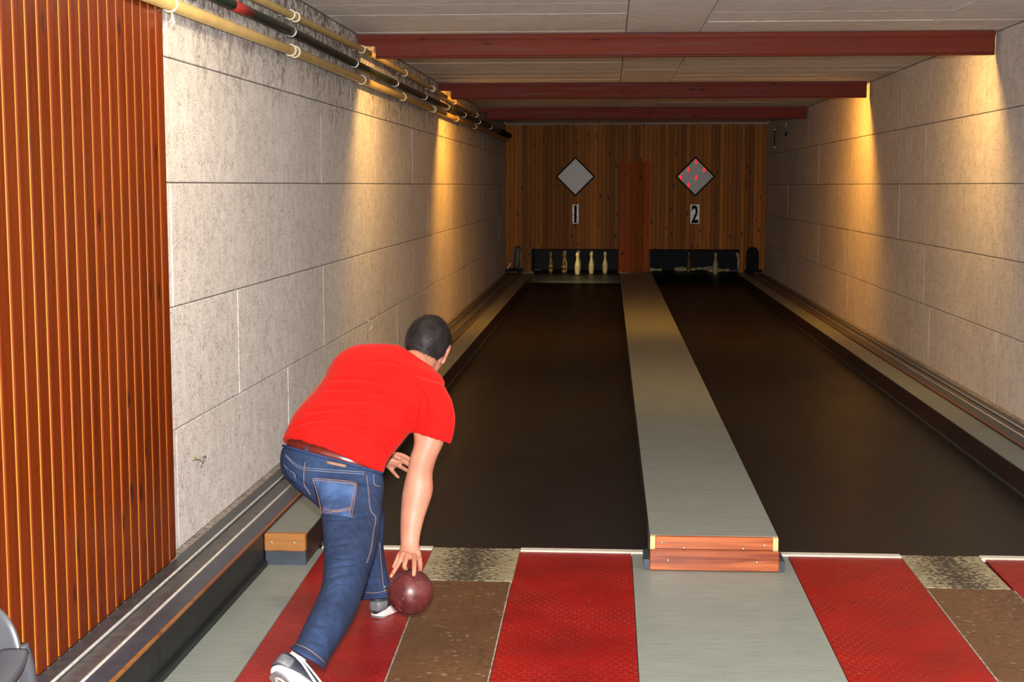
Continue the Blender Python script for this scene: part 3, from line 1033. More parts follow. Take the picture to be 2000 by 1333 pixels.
for i, (cx, wd, s) in enumerate(((-0.568, 0.105, 'I'), (1.441, 0.155, '2'))):
    zc = 1.115
    n = empty('lane_number', (cx, YB, zc), ('silver plate with black number 1 below the unlit diamond', 'silver plate with black number 2 below the lit diamond')[i], 'number sign', 'lane number plates')
    obj('plate', bx(cx - wd / 2, cx + wd / 2, YB - 0.010, YB - 0.001, zc - 0.162, zc + 0.162), M['plate'], n)
    me = text_mesh(s, 0.40)
    A = coords(me); c0 = (A.max(0) + A.min(0)) / 2; ex = A.max(0) - A.min(0)
    A = A - c0
    hh = 0.30; ww = 0.042 if i == 0 else 0.118
    A[:, 0] *= ww / ex[0]; A[:, 1] *= hh / ex[1]
    B = np.stack([cx + A[:, 0], YB - 0.0125 + A[:, 2] * 0.5, zc + A[:, 1]], 1)
    set_coords(me, B)
    link('digit', me, M['digit'], n)

# ------------------------------------------------------------------ pins
PROF = [(0.022, 0.0), (0.036, 0.004), (0.0405, 0.03), (0.047, 0.09), (0.049, 0.145), (0.0492, 0.150), (0.0465, 0.175), (0.038, 0.215), (0.0265, 0.255), (0.0205, 0.285), (0.0195, 0.298), (0.0225, 0.320), (0.0285, 0.345), (0.0310, 0.362), (0.0290, 0.382), (0.0205, 0.396), (0.006, 0.4005)]
PROF_D = [(0.020, 0.0), (0.030, 0.004), (0.034, 0.03), (0.041, 0.055), (0.034, 0.066), (0.040, 0.09), (0.040, 0.125), (0.046, 0.135), (0.041, 0.145), (0.034, 0.165), (0.040, 0.185), (0.036, 0.205), (0.040, 0.218), (0.030, 0.24), (0.022, 0.285), (0.0205, 0.30), (0.026, 0.322), (0.030, 0.345), (0.026, 0.36), (0.029, 0.372), (0.024, 0.392), (0.006, 0.4005)]


def smooth_prof(P, k=3):
    return [tuple(catmull([V((a, b, 0)) for a, b in P], i / k))[:2] for i in range((len(P) - 1) * k + 1)]


def make_pin(label, dark=False, group='wooden pins in the left pit'):
    p = empty('bowling_pin', (0, 0, 0), label, 'pin', group)
    if dark:
        bm = lathe(bmesh.new(), PROF_D, 20); obj('body', bm, M['pin_dark'], p, True)
        for z, r in ((0.135, 0.0465), (0.055, 0.0415)):
            obj('ring', lathe(bmesh.new(), [(r - .006, z - .010), (r, z - .005), (r, z + .005), (r - .006, z + .010)], 20), M['pin_ring'], p, True)
    else:
        obj('body', lathe(bmesh.new(), PROF, 22), M['pin'], p, True)
        obj('scribe_line', lathe(bmesh.new(), [(0.0490, 0.148), (0.0497, 0.1485), (0.0497, 0.1525), (0.0490, 0.153)], 22), M['pin_line'], p, True)
    return p


def dup(root, loc, rot=(0, 0, 0), label=None, group=None):
    r = root.copy(); COL.objects.link(r)
    r.location = loc; r.rotation_euler = rot
    if label: r['label'] = label
    if group: r['group'] = group
    for ch in list(root.children):
        c = ch.copy(); COL.objects.link(c); c.parent = r
    return r


pc = -0.560; py0 = 25.62; sp = 0.2475
pale = make_pin('cream pin standing nearest in the middle of the left pit')
pale.location = (pc, py0, 0)
dk = make_pin('dark turned pin with ochre rings, leftmost in the left pit', True)
dk.location = (pc - 2 * sp, py0 + 2 * sp, 0)
dup(dk, (pc - sp, py0 + sp, 0), (0, 0, 1), 'dark turned pin with a cream pin close behind it, second from the left')
for (ix, iy, lab) in ((1, 1, 'cream pin standing second from the right in the left pit'), (2, 2, 'cream pin standing rightmost in the left pit'), (-1, 3, 'cream pin peeping out behind the second dark pin'),
                      (0, 2, 'cream pin half hidden right behind the nearest middle pin'), (1, 3, 'cream pin whose head shows behind the second pin from the right'), (0, 4, 'rearmost cream pin in the middle column of the left pit')):
    dup(pale, (pc + ix * sp, py0 + iy * sp, 0), (0, 0, random.uniform(0, 6)), lab)
GR = 'wooden pins in the right pit'
q = UF(1397, 537); dup(pale, (q.x, q.y, 0), (0, 0, 2), 'pale pin still standing alone in the right pit', GR)
q = UF(1345, 534); dup(dk, (q.x, q.y, 0), (0, 0, 2), 'dark pin still standing among fallen pins in the right pit', GR)


def fallen(px_, py_, az, lab, r=0.049, tilt=PI / 2):
    q = UF(px_, py_, r)
    R_ = Matrix.Rotation(az, 3, 'Z') @ Matrix.Rotation(tilt, 3, 'X')
    off = R_ @ V((0, 0, 0.2))
    return dup(pale, (q.x - off.x, q.y - off.y, r), R_.to_euler(), lab, GR)


fallen(1338, 526, PI / 2 * 0.96, 'fallen cream pin lying behind the dark standing pin')
fallen(1381, 525, -PI / 2 * 1.05, 'fallen cream pin lying between the dark and the pale standing pins')
fallen(1404, 528, PI / 2 * 1.1, 'fallen cream pin with its head showing right of the pale standing pin')
fallen(1272, 527, PI / 2 * 0.9, 'fallen pin lying at the left end of the right pit')
q = UF(1438, 533, 0.0)
dup(pale, (2.315, 25.25, 0.04), (0.0, -0.2, 0), 'pale pin leaning against the right edge of the right pit', GR)

# ------------------------------------------------------------------ ball return mouths at the back wall
hl = empty('return_hood', (-1.60, 24.2, 0.118), 'leaning green-grey padded hood over the left ball return at the back wall', 'hood', 'hoods over the ball returns')
Yh = 24.22
outl = [U(1001, 524, Yh), U(1005, 484, Yh), U(1011, 481, Yh), U(1018, 487, Yh), U(1015, 528, Yh), U(1009, 523, Yh)]
bm = bmesh.new()
fr = [bm.verts.new(p) for p in outl]; bk = [bm.verts.new(p + V((0, 0.14, 0.01))) for p in outl]
for a in range(6): bm.faces.new((fr[a], fr[(a + 1) % 6], bk[(a + 1) % 6], bk[a]))
bm.faces.new(fr[::-1]); bm.faces.new(bk)
bmesh.ops.bevel(bm, geom=list(bm.edges), offset=0.008, segments=2, affect='EDGES')
obj('pad', bm, M['hood_green'], hl, True)
for a, b in (((1002.5, 503), (1004, 484)), ((1016, 512), (1018, 490)), ((1009, 520), (1012, 486))):
    obj('piping', tube(bmesh.new(), [U(*a, Yh - 0.006), U(*b, Yh - 0.006)], 0.008, 6), M['hood_stripe'], hl, True)
obj('lever', tube(bmesh.new(), spline([U(991, 529, Yh), U(993, 521, Yh), U(997, 517, Yh), U(996, 513, Yh)], 3), 0.015, 8), M['clip'], hl, True)
obj('base_block', bx(-1.73, -1.45, 24.05, YB - 0.003, 0.156, 0.19), M['hood_black'], hl)
hr = empty('return_hood', (2.43, 24.3, 0.118), 'black arched hood over the right ball return at the back wall', 'hood', 'hoods over the ball returns')
xa, xb = 2.32, 2.51
arch = [(xa, 0.150), (xb, 0.150), (xb, 0.46)] + [((xa + xb) / 2 + (xb - xa) / 2 * math.cos(t), 0.46 + 0.1 * math.sin(t)) for t in np.linspace(0.2, PI - 0.2, 9)] + [(xa, 0.46)]
obj('arch', prism(bmesh.new(), arch, 'y', YB - 0.16, YB - 0.003), M['hood_black'], hr)
arch2 = [((x - 2.415) * 1.08 + 2.415, (z - 0.15) * 1.02 + 0.15) for x, z in arch]
obj('rim', prism(bmesh.new(), arch2, 'y', YB - 0.03, YB - 0.0035), M['frame_black'], hr)
obj('base_block', bx(2.27, 2.55, 24.02, YB - 0.17, 0.156, 0.195), M['hood_black'], hr)

# ------------------------------------------------------------------ hooks on the walls
hk = empty('screw_hook', (XL, 5.92, 0.43), 'bent steel screw hook low on the left wall beside the wood cladding', 'hook', 'hooks on the walls')
xk = XL + 0.001
pts = [(xk, 5.885, 0.447), (xk + 0.012, 5.90, 0.440), (xk + 0.016, 5.93, 0.432)] + [(xk + 0.02 + 0.004 * math.sin(a), 5.958 + 0.03 * math.cos(a), 0.428 + 0.0135 * math.sin(a)) for a in np.linspace(2.6, -2.9, 12)] + [(xk + 0.02, 5.923, 0.415), (xk + 0.02, 5.93, 0.403)]
obj('wire', tube(bmesh.new(), spline(pts, 2), 0.0042, 8), M['steel'], hk, True)
obj('collar', tube(bmesh.new(), [(xk - 0.001, 5.884, 0.4475), (xk + 0.004, 5.889, 0.445)], 0.0075, 10), M['brass'], hk, True)
hk2 = empty('screw_hook', (XL, 10.33, 0.6), 'small white hook on the left wall at a board joint above the bowler', 'hook', 'hooks on the walls')
obj('wire', tube(bmesh.new(), spline([(XL, 10.27, 0.625), (XL + .02, 10.30, 0.61), (XL + .025, 10.33, 0.58), (XL + .022, 10.30, 0.555), (XL + .016, 10.27, 0.55)], 4), 0.006, 8), M['white_plastic'], hk2, True)
obj('base', tube(bmesh.new(), [(XL - 0.001, 10.27, 0.625), (XL + 0.005, 10.272, 0.625)], 0.011, 10), M['white_plastic'], hk2, True)
hk3 = empty('hanging_rod', (XR, 21.4, 2.5), 'thin rod with dark tip hanging by the right wall behind the last beam', 'hook', 'hooks on the walls')
obj('rod', tube(bmesh.new(), [(2.575, 21.4, 2.62), (2.575, 21.4, 2.36)], 0.008, 8), M['steel'], hk3, True)
obj('tip', tube(bmesh.new(), spline([(2.575, 21.4, 2.38), (2.575, 21.4, 2.34), (2.555, 21.4, 2.325)], 3), 0.014, 8), M['frame_black'], hk3, True)
obj('bracket', bx(2.555, XR, 21.38, 21.42, 2.60, ZC - .003), M['steel'], hk3)
hk4 = empty('wall_bar', (XR, 23.3, 2.3), 'thin dark bar fixed upright on the right wall near the pine wall', 'bar')
obj('bar', bx(XR - 0.012, XR - 0.0005, 23.25, 23.30, 2.18, 2.50), M['frame_black'], hk4)
for zz in (2.2, 2.48): obj('fixing', bx(XR - 0.016, XR - 0.0006, 23.24, 23.31, zz - .008, zz + .008), M['steel'], hk4)

# ------------------------------------------------------------------ plastic chair at the near left
ch = empty('plastic_chair', (-1.24, 2.3, 0), 'grey moulded plastic armchair cut off at the lower left corner', 'chair')
CX0, CX1, CYB = -1.428, -1.082, 2.50


def chair_part(name, bm): return obj(name, bm, M['chair'], ch, True)


def bar(bm, pts, w, t, up):
    """rounded flat bar along pts"""
    pts = [V(p) for p in pts]; rings = []
    for i, p in enumerate(pts):
        d = (pts[min(i + 1, len(pts) - 1)] - pts[max(i - 1, 0)]).normalized()
        s_ = d.cross(V(up)).normalized(); u_ = s_.cross(d)
        rings.append([p + s_ * (w * math.copysign(abs(math.cos(a)) ** .5, math.cos(a))) + u_ * (t * math.copysign(abs(math.sin(a)) ** .5, math.sin(a))) for a in [2 * PI * k / 12 for k in range(12)]])
    return loft(bm, rings, 1)


bm = bmesh.new()
rings = []
for z, hw, dy in ((0.43, 0.145, -0.06), (0.55, 0.160, -0.035), (0.64, 0.174, -0.012), (0.70, 0.181, 0.0), (0.745, 0.182, 0.004), (0.78, 0.172, 0.008), (0.808, 0.152, 0.011), (0.826, 0.124, 0.012), (0.833, 0.09, 0.013)):
    cx = (CX0 + CX1) / 2; yb = CYB + dy
    rr_ = []
    for k in range(24):
        a = 2 * PI * k / 24
        ct = math.copysign(abs(math.cos(a)) ** .6, math.cos(a)); st = math.sin(a)
        x_ = hw * ct
        rr_.append(V((cx + x_, yb + 0.016 * st - 0.9 * x_ * x_ + 0.02, z)))
    rings.append(rr_)
chair_part('backrest', loft(bm, rings, 3))
bm = bmesh.new()
rings = []
for y_, hw, z in ((2.07, 0.155, 0.425), (2.10, 0.170, 0.438), (2.25, 0.170, 0.432), (2.40, 0.160, 0.425), (2.46, 0.145, 0.425)):
    rings.append([V((-1.255 + hw * math.copysign(abs(math.cos(a)) ** .5, math.cos(a)), y_, z + 0.014 * math.sin(a))) for a in [2 * PI * k / 20 for k in range(20)]])
chair_part('seat', loft(bm, rings, 3))
for s in (-1, 1):
    cx = (CX0 + CX1) / 2
    chair_part('armrest', bar(bmesh.new(), spline([(cx + s * 0.168, CYB - 0.005, 0.742), (cx + s * 0.176, CYB - 0.06, 0.728), (cx + s * 0.178, 2.30, 0.706), (cx + s * 0.178, 2.14, 0.696), (cx + s * 0.176, 2.085, 0.668)], 4), 0.026, 0.012, (0, 0, 1)))
    lg = 1.0 if s > 0 else 0.86
    chair_part('leg', bar(bmesh.new(), spline([(cx + s * 0.160, CYB + 0.005, 0.750), (cx + s * 0.170, CYB + 0.015, 0.68), (cx + s * lg * 0.180, CYB + 0.03, 0.42), (cx + s * lg * 0.170, CYB + 0.06, 0.001)], 4), 0.030, 0.014, (0, 1, 0)))
    chair_part('leg', bar(bmesh.new(), spline([(cx + s * 0.176, 2.088, 0.680), (cx + s * lg * 0.174, 2.085, 0.42), (cx + s * lg * 0.168, 2.05, 0.001)], 5), 0.024, 0.014, (0, 1, 0)))

# ------------------------------------------------------------------ the ball
BALL = U(801.5, 1157, 4.82)
bl = empty('bowling_ball', BALL, 'maroon ball with pale specks held low in the bowler\'s right hand', 'ball')
bm = bmesh.new()
bmesh.ops.create_uvsphere(bm, u_segments=56, v_segments=36, radius=0.0795)
sph = obj('shell', bm, M['ball'], None, True)
sph.parent = bl
hole_at = U(799, 1110.5, 4.81)
hd = (hole_at - BALL).normalized()
bm = bmesh.new()
tube(bm, [BALL + hd * 0.0770, BALL + hd * 0.0800], 0.0125, 16)
obj('finger_hole', bm, M['hole'], bl, True)

# ------------------------------------------------------------------ the bowler
man = empty('person', (-0.95, 4.6, 0), 'person in red T-shirt and blue jeans bending low to release a maroon ball', 'person')


def S(*pts):            # (x, y, depth) triplets -> points
    return [U(*p) for p in pts]


HIP_R, HIP_L = U(680, 935, 4.86), U(604, 918, 4.97)
KNEE_R, KNEE_L = U(678, 1106, 4.45), U(722, 992, 5.30)
ANK_R, ANK_L = U(600, 1266, 4.06), U(732, 1176, 5.175)

# shoe frames: heel, toe direction, up
HEEL_L = UF(733, 1209, 0.0); T_L = V((0.34, 0.94, 0)).normalized(); U_L = V((0, 0, 1))
HEEL_R = U(529, 1314, 4.00); T_R = V((0.60, 0.12, -0.60)).normalized(); U_R = V((0.34, 0.80, 0.46))
U_R = (U_R - T_R * U_R.dot(T_R)).normalized()


def frame(o, t, u):
    r = t.cross(u).normalized()
    return Matrix(((r.x, t.x, u.x, o.x), (r.y, t.y, u.y, o.y), (r.z, t.z, u.z, o.z), (0, 0, 0, 1)))


FL, FR = frame(HEEL_L, T_L, U_L), frame(HEEL_R, T_R, U_R)
SL = 0.285


def shoe(Mx, name, side):
    p = obj(name, bmesh_upper(Mx), M['shoe'], man, True)
    # midsole
    outline = []
    for k in range(40):
        a = 2 * PI * k / 40
        y = SL / 2 - SL / 2 * math.cos(a)
        f = y / SL
        w = 0.034 + 0.014 * math.sin(PI * min(1, max(0, f * 1.15 - 0.1))) + 0.006 * math.sin(2 * PI * f) * (-1)
        w *= math.sqrt(max(0, 1 - (2 * f - 1) ** 6))
        outline.append((math.copysign(w, math.sin(a)) * (1 if abs(math.sin(a)) > 1e-6 else 0), y))

    def sole_ring(s, z, cy=0.0, lift=0.0):
        out = []
        for x, y in outline:
            f = y / SL
            zz = z + (0.010 * max(0, (f - .8) / .2) ** 2 + 0.006 * max(0, (.12 - f) / .12) ** 2) * (1 if z < 0.02 else 0.5) + (0.010 * (1 - f) if z > 0.02 else 0)
            out.append(Mx @ V((x * s, SL / 2 + (y - SL / 2) * (s * .5 + .5) + cy, zz)))
        return out
    bm = loft(bmesh.new(), [sole_ring(0.92, 0.001), sole_ring(1.06, 0.006), sole_ring(1.06, 0.018), sole_ring(0.99, 0.034)], 2)
    obj('midsole', bm, M['sole'], p, True)
    # tread pads under the sole
    for (a, b, mm, wd) in ((0.006, 0.068, 'sole_grey', .030), (0.062, 0.120, 'sole_beige', .032), (0.160, 0.250, 'sole_grey', .036)):
        bm = bmesh.new()
        pts = [(wd * math.copysign(abs(math.cos(t)) ** .6, math.cos(t)), (a + b) / 2 + (b - a) / 2 * math.copysign(abs(math.sin(t)) ** .6, math.sin(t))) for t in [2 * PI * k / 20 for k in range(20)]]
        prism(bm, pts, 'z', -0.003, 0.004)
        for v in bm.verts: v.co = Mx @ v.co
        obj('tread', bm, M[mm], p)
    bm = bmesh.new()
    tube(bm, [Mx @ V((0.013 * math.cos(t), 0.045 + 0.021 * math.sin(t), -0.003)) for t in [2 * PI * k / 18 for k in range(19)]], 0.004, 6)
    obj('tread', bm, M['sole_beige'], p, True)
    # heel counter
    bvh = BVHTree.FromPolygons([v.co.copy() for v in p.data.vertices], [tuple(q.vertices) for q in p.data.polygons])
    rings = []
    for z in (0.030, 0.042, 0.055, 0.066):
        rr_ = []
        for t in np.linspace(-1.35, 1.35, 17):
            d_ = V((-math.sin(t), math.cos(t), 0))
            h = bvh.ray_cast(Mx @ (V((0, 0.04, z)) - d_ * 0.2), (Mx.to_3x3() @ d_).normalized())
            q_ = h[0] if h[0] is not None else Mx @ (V((0, 0.04, z)) - d_ * 0.034)
            rr_.append(q_ - (Mx.to_3x3() @ d_).normalized() * 0.0022)
        rings.append(rr_)
    bm = bmesh.new()
    inner = [[q_ + (Mx @ V((0, 0.045, 0.04)) - q_) * 0.12 for q_ in r] for r in rings]
    full = [rings[i] + inner[i][::-1] for i in range(4)]
    loft(bm, full, 2)
    obj('heel_counter', bm, M['shoe_grey'], p, True)
    # two white stripes on each flank
    for sg in (-1, 1):
        for c in (((0.012, 0.082), (0.055, 0.072), (0.10, 0.054), (0.150, 0.036)), ((0.030, 0.090), (0.080, 0.080), (0.13, 0.064), (0.185, 0.040))):
            pts = []
            for (y, z) in [tuple(q[:2]) for q in spline([V((a, b, 0)) for a, b in c], 5)]:
                o_ = Mx @ V((sg * 0.2, y, z)); d_ = (Mx.to_3x3() @ V((-sg, 0, 0))).normalized()
                h = bvh.ray_cast(o_, d_)
                if h[0] is not None: pts.append(h[0] - d_ * 0.0005)
            if len(pts) > 3:
                obj('stripe', bar(bmesh.new(), pts, 0.0042, 0.0016, Mx.to_3x3() @ V((sg, 0, 0))), M['stripe'], p, True)
    return p


def bmesh_upper(Mx):
    rings = []
    for y, w, h, yt in ((-0.001, 0.018, 0.074, -.004), (0.010, 0.030, 0.086, 0.0), (0.045, 0.036, 0.096, 0), (0.095, 0.038, 0.092, 0), (0.14, 0.043, 0.078, 0), (0.19, 0.0475, 0.060, 0), (0.24, 0.044, 0.047, 0), (0.268, 0.033, 0.038, 0), (0.281, 0.015, 0.028, 0)):
        r = []
        for k in range(24):
            a = 2 * PI * k / 24
            zz = 0.018 + (h - 0.018) * (0.5 + 0.5 * math.sin(a))
            ww = w * math.copysign(abs(math.cos(a)) ** .7, math.cos(a)) * (1.0 - 0.28 * max(0, math.sin(a)))
            r.append(Mx @ V((ww, y + yt, zz)))
        rings.append(r)
    return loft(bmesh.new(), rings, 3)


shoe(FL, 'shoe', 'L')
shoe(FR, 'shoe', 'R')
for Mx, kn in ((FL, KNEE_L), (FR, KNEE_R)):
    a = Mx @ V((-.006, 0.050, 0.085)); b = Mx @ V((-.010, 0.042, 0.125)); c = b + (kn - b) * 0.12
    obj('sock', rod(bmesh.new(), spline([Mx @ V((0, 0.06, 0.06)), a, b, c], 4), [0.028, 0.028, 0.028, 0.028] + [0.026] * 9, 18), M['sock'], man, True)

# --- trousers
T2 = 0.115
pel = [ring((557, 874), (744, 926), 4.93, 4.83, .118, .12),
       ring((551, 895), (747, 944), 4.93, 4.83, .126, .13),
       ring((556, 926), (746, 962), 4.92, 4.82, .130, .13),
       ring((580, 955), (744, 985), 4.90, 4.82, .122, .12),
       ring((612, 980), (742, 1003), 4.86, 4.80, .110, .10),
       ring((632, 1000), (736, 1015), 4.80, 4.78, .09, .07)]
bm = bmesh.new()
pel0 = [shift_ring(pel[0], .84, (0, 0, -0.05)), shift_ring(pel[0], .86, (0, 0, 0.0))] + pel
loft(bm, pel0, 3)
legR = [ring((604, 930), (746, 955), 4.86, 4.82, .12),
        ring((624, 985), (744, 985), 4.78, 4.78, .135),
        ring((630, 1020), (741, 1030), 4.68, 4.68, .145),
        ring((634, 1065), (733, 1075), 4.56, 4.56, .15),
        ring((634, 1108), (719, 1122), 4.45, 4.45, .155),
        ring((628, 1150), (704, 1172), 4.34, 4.34, .150),
        ring((607, 1195), (683, 1222), 4.22, 4.22, .135),
        ring((582, 1248), (650, 1276), 4.11, 4.11, .12),
        ring((570, 1267), (634, 1304), 4.05, 4.05, .115)]
e_ = legR[-1]
bl_dir = (KNEE_R - ANK_R).normalized()
loft(bm, legR + [shift_ring(e_, .80, bl_dir * 0.002), shift_ring(e_, .72, bl_dir * 0.045)], 3)
legL = [ring((575, 905), (700, 940), 4.97, 4.95, .10),
        ring((610, 930), (728, 965), 5.08, 5.06, .115),
        ring((650, 950), (742, 985), 5.20, 5.17, .105),
        ring((680, 970), (751, 1008), 5.28, 5.25, .085),
        ring((694, 1015), (749, 1038), 5.29, 5.27, .068),
        ring((699, 1065), (749, 1075), 5.26, 5.25, .062),
        ring((702, 1115), (756, 1118), 5.22, 5.21, .060),
        ring((705, 1156), (764, 1152), 5.18, 5.18, .064),
        ring((706, 1171), (767, 1165), 5.17, 5.17, .066)]
e_ = legL[-1]
loft(bm, legL + [shift_ring(e_, .72, (0, 0, 0.002)), shift_ring(e_, .68, (0, 0, 0.045))], 3)
jm = fused(bm, 0.0075, 5)


def fold(me, lines, gain=1.0):
    """press soft creases into a cloth surface along polylines drawn on it"""
    bvh = bvh_of(me)
    P = coords(me)
    nrm = np.empty(len(me.vertices) * 3); me.vertices.foreach_get('normal', nrm); nrm = nrm.reshape(-1, 3)
    D = np.zeros(len(P))
    for pts, depth, wid in lines:
        depth *= gain
        Q = []
        for (x, y) in [tuple(q[:2]) for q in spline([V((a, b, 0)) for a, b in pts], 6)]:
            h, _ = cast(bvh, x, y)
            if h is not None: Q.append(h)
        if len(Q) < 3: continue
        Q = np.array([list(q) for q in Q])
        L = len(Q)
        d2 = np.full(len(P), 9.0); ti = np.zeros(len(P))
        for i in range(L - 1):
            a, b = Q[i], Q[i + 1]; ab = b - a; l2 = (ab ** 2).sum() + 1e-12
            t = np.clip(((P - a) @ ab) / l2, 0, 1)
            dd = ((P - (a + t[:, None] * ab)) ** 2).sum(1)
            m = dd < d2
            d2[m] = dd[m]; ti[m] = (i + t[m]) / (L - 1)
        d = np.sqrt(d2)
        env = np.sin(np.clip(ti, 0, 1) * PI) ** 0.5
        D += env * (-depth * np.exp(-(d / wid) ** 2) + 0.55 * depth * np.exp(-((d - 2.0 * wid) / wid) ** 2))
    P = P + nrm * D[:, None]
    set_coords(me, P)


fold(jm, [([(634, 1015), (680, 1014), (738, 1002)], .006, .007),
          ([(636, 1085), (680, 1092), (722, 1080)], .004, .007), ([(634, 1112), (670, 1104), (716, 1098)], .005, .007),
          ([(632, 1135), (670, 1122), (708, 1120)], .005, .007), ([(640, 1150), (664, 1140), (700, 1146)], .003, .006),
          ([(600, 1215), (630, 1222), (668, 1212)], .003, .007), ([(585, 1243), (612, 1254), (646, 1262)], .004, .006),
          ([(628, 1060), (650, 1066), (690, 1058)], .003, .007), ([(556, 915), (580, 935), (612, 962)], .003, .008),
          ([(712, 1120), (728, 1126), (745, 1122)], .003, .006), ([(712, 1148), (728, 1154), (750, 1150)], .004, .006),
          ([(726, 975), (738, 985), (748, 988)], .003, .006), ([(700, 1000), (725, 1030), (738, 1034)], .003, .007)])
jeans = link('jeans', jm, M['denim'], man)
jb = bvh_of(jm)


def on_surface(bvh, pts, k=5, off=0.0012):
    out = []
    for (x, y) in [tuple(q[:2]) for q in spline([V((a, b, 0)) for a, b in pts], k)]:
        h, n_ = cast(bvh, x, y)
        if h is not None: out.append((h + n_ * off, n_))
    return out


def seam(name, bvh, parent, pts, mat, r=0.0011, k=6, off=0.0006):
    q = [p for p, _ in on_surface(bvh, pts, k, off)]
    q2 = [q[0]] if q else []
    for p in q[1:]:
        if (p - q2[-1]).length < 0.09: q2.append(p)
    if len(q2) > 2:
        return obj(name, tube(bmesh.new(), q2, r, 6), mat, parent, True)


def sheet(bvh, quad, nu, nv, off, thick):
    """cloth patch lying on a surface, its outline given as a corner quad; follows the body"""
    (a, b, c, d) = [V((x, y, 0)) for x, y in quad]
    bm = bmesh.new(); top = {}; bot = {}
    for i in range(nu + 1):
        for j in range(nv + 1):
            u, v = i / nu, j / nv
            q = (a * (1 - u) + b * u) * (1 - v) + (d * (1 - u) + c * u) * v
            h, n_ = cast(bvh, q.x, q.y)
            if h is None: continue
            top[i, j] = bm.verts.new(h + n_ * (off + thick)); bot[i, j] = bm.verts.new(h + n_ * (off - 0.004))
    for i in range(nu):
        for j in range(nv):
            ks = [(i, j), (i + 1, j), (i + 1, j + 1), (i, j + 1)]
            if all(k in top for k in ks):
                bm.faces.new([top[k] for k in ks]); bm.faces.new([bot[k] for k in ks][::-1])
    bd = [e for e in bm.edges if e.is_boundary and e.verts[0] in set(top.values())]
    inv = {v: k for k, v in top.items()}
    for e in bd:
        k1, k2 = inv.get(e.verts[0]), inv.get(e.verts[1])
        if k1 in bot and k2 in bot:
            try: bm.faces.new([top[k1], top[k2], bot[k2], bot[k1]])
            except ValueError: pass
    return bm


# pockets, seams, label and belt loop of the jeans
pk = obj('back_pocket', sheet(jb, [(610, 933), (698, 942), (684, 1010), (629, 1005)], 14, 12, 0.0, 0.0022), M['denim_fade'], jeans, True)
for pts in ([(611, 935), (650, 939), (697, 944)], [(611, 938.5), (650, 942.5), (696, 947.5)], [(697, 943), (692, 978), (686, 1012)], [(693, 945), (688, 978), (682, 1011)], [(611, 935), (619, 957), (626, 985), (629, 1005)],
            [(629, 993), (655, 999), (686, 993)], [(632, 997), (655, 1002), (686, 997)], [(629, 1000), (641, 1004), (655, 1000)]):
    seam('stitching', jb, pk, pts, M['stitch'], 0.0011, 6, 0.0030)
obj('back_pocket', sheet(jb, [(553, 909), (575, 926), (580, 946), (566, 938)], 6, 6, 0.0, 0.0018), M['denim'], jeans, True)
seam('stitching', jb, jeans, [(554, 908), (564, 918), (575, 926), (577, 936), (579, 945)], M['stitch_pale'])
for pts in ([(557, 890), (574, 908), (592, 917), (626, 921), (670, 924), (712, 927)], [(557, 887), (574, 904), (592, 913), (626, 917), (670, 920), (712, 923)]):
    seam('stitching', jb, jeans, pts, M['stitch_pale'], 0.0010)
for pts in ([(597, 900), (594, 919), (594, 945), (600, 957), (607, 967)], [(716, 928), (719, 957), (723, 996), (733, 1012), (729, 1040), (724, 1074), (716, 1100)],
            [(730, 926), (731, 946), (743, 951)], [(714, 1157), (726, 1159), (744, 1157), (757, 1153)], [(741, 1060), (744, 1100), (748, 1140), (752, 1158)],
            [(576, 1258), (600, 1268), (622, 1284), (637, 1298)]):
    seam('stitching', jb, jeans, pts, M['stitch'], 0.0010)
obj('label_patch', sheet(jb, [(637, 900.5), (677, 908.5), (675, 914), (639, 906.5)], 6, 3, 0.0, 0.002), M['patch'], jeans, True)
seam('side_seam', jb, jeans, [(717, 928), (721, 957), (725, 996), (735, 1012), (731, 1040), (726, 1074), (718, 1100)], M['denim_dark'], 0.0022)
# waistband lip
wb = [shift_ring(pel[0], 1.004, (0, 0, 0.003))]
obj('waistband', tube(bmesh.new(), [V(p) for p in wb[0]] + [V(wb[0][0])], 0.0045, 8, False), M['denim_dark'], jeans, True)
# cuffs
for r_, nm in ((legR[-1], 'cuff'), (legL[-1], 'cuff')):
    obj(nm, tube(bmesh.new(), [V(p) for p in shift_ring(r_, .985, (0, 0, 0.002))] + [V(shift_ring(r_, .985, (0, 0, 0.002))[0])], 0.0055, 8, False), M['denim_dark'], jeans, True)

# belt: a band round the waist just above the jeans' edge
up_s = (U(612, 846, 4.90) - U(625, 897, 4.86)).normalized()
b0 = shift_ring(pel[0], 0.965, up_s * -0.008); b1 = shift_ring(pel[0], 0.90, up_s * 0.056 + V((0.012, 0, 0)))
bin_ = [shift_ring(pel[0], 0.93, up_s * -0.008), shift_ring(pel[0], .86, up_s * 0.056 + V((0.012, 0, 0)))]
bm = bmesh.new()
n_ = len(b0)
vv = [[bm.verts.new(p) for p in r] for r in (b0, b1, bin_[1], bin_[0])]
for a in range(4):
    for k in range(n_):
        bm.faces.new((vv[a][k], vv[a][(k + 1) % n_], vv[(a + 1) % 4][(k + 1) % n_], vv[(a + 1) % 4][k]))
belt = obj('belt', bm, M['belt'], man, True)
bb_ = bvh_of(belt.data)
lp = on_surface(bb_, [(601, 874), (599, 884), (598, 893)], 4, 0.004)
if len(lp) > 2:
    lp = [p for p, _ in lp]
    jl, jn = cast(jb, 597, 902)
    if jl is not None: lp.append(jl + jn * 0.003)
    obj('belt_loop', bar(bmesh.new(), lp, 0.0058, 0.0022, (0, -1, 0.3)), M['denim'], jeans, True)

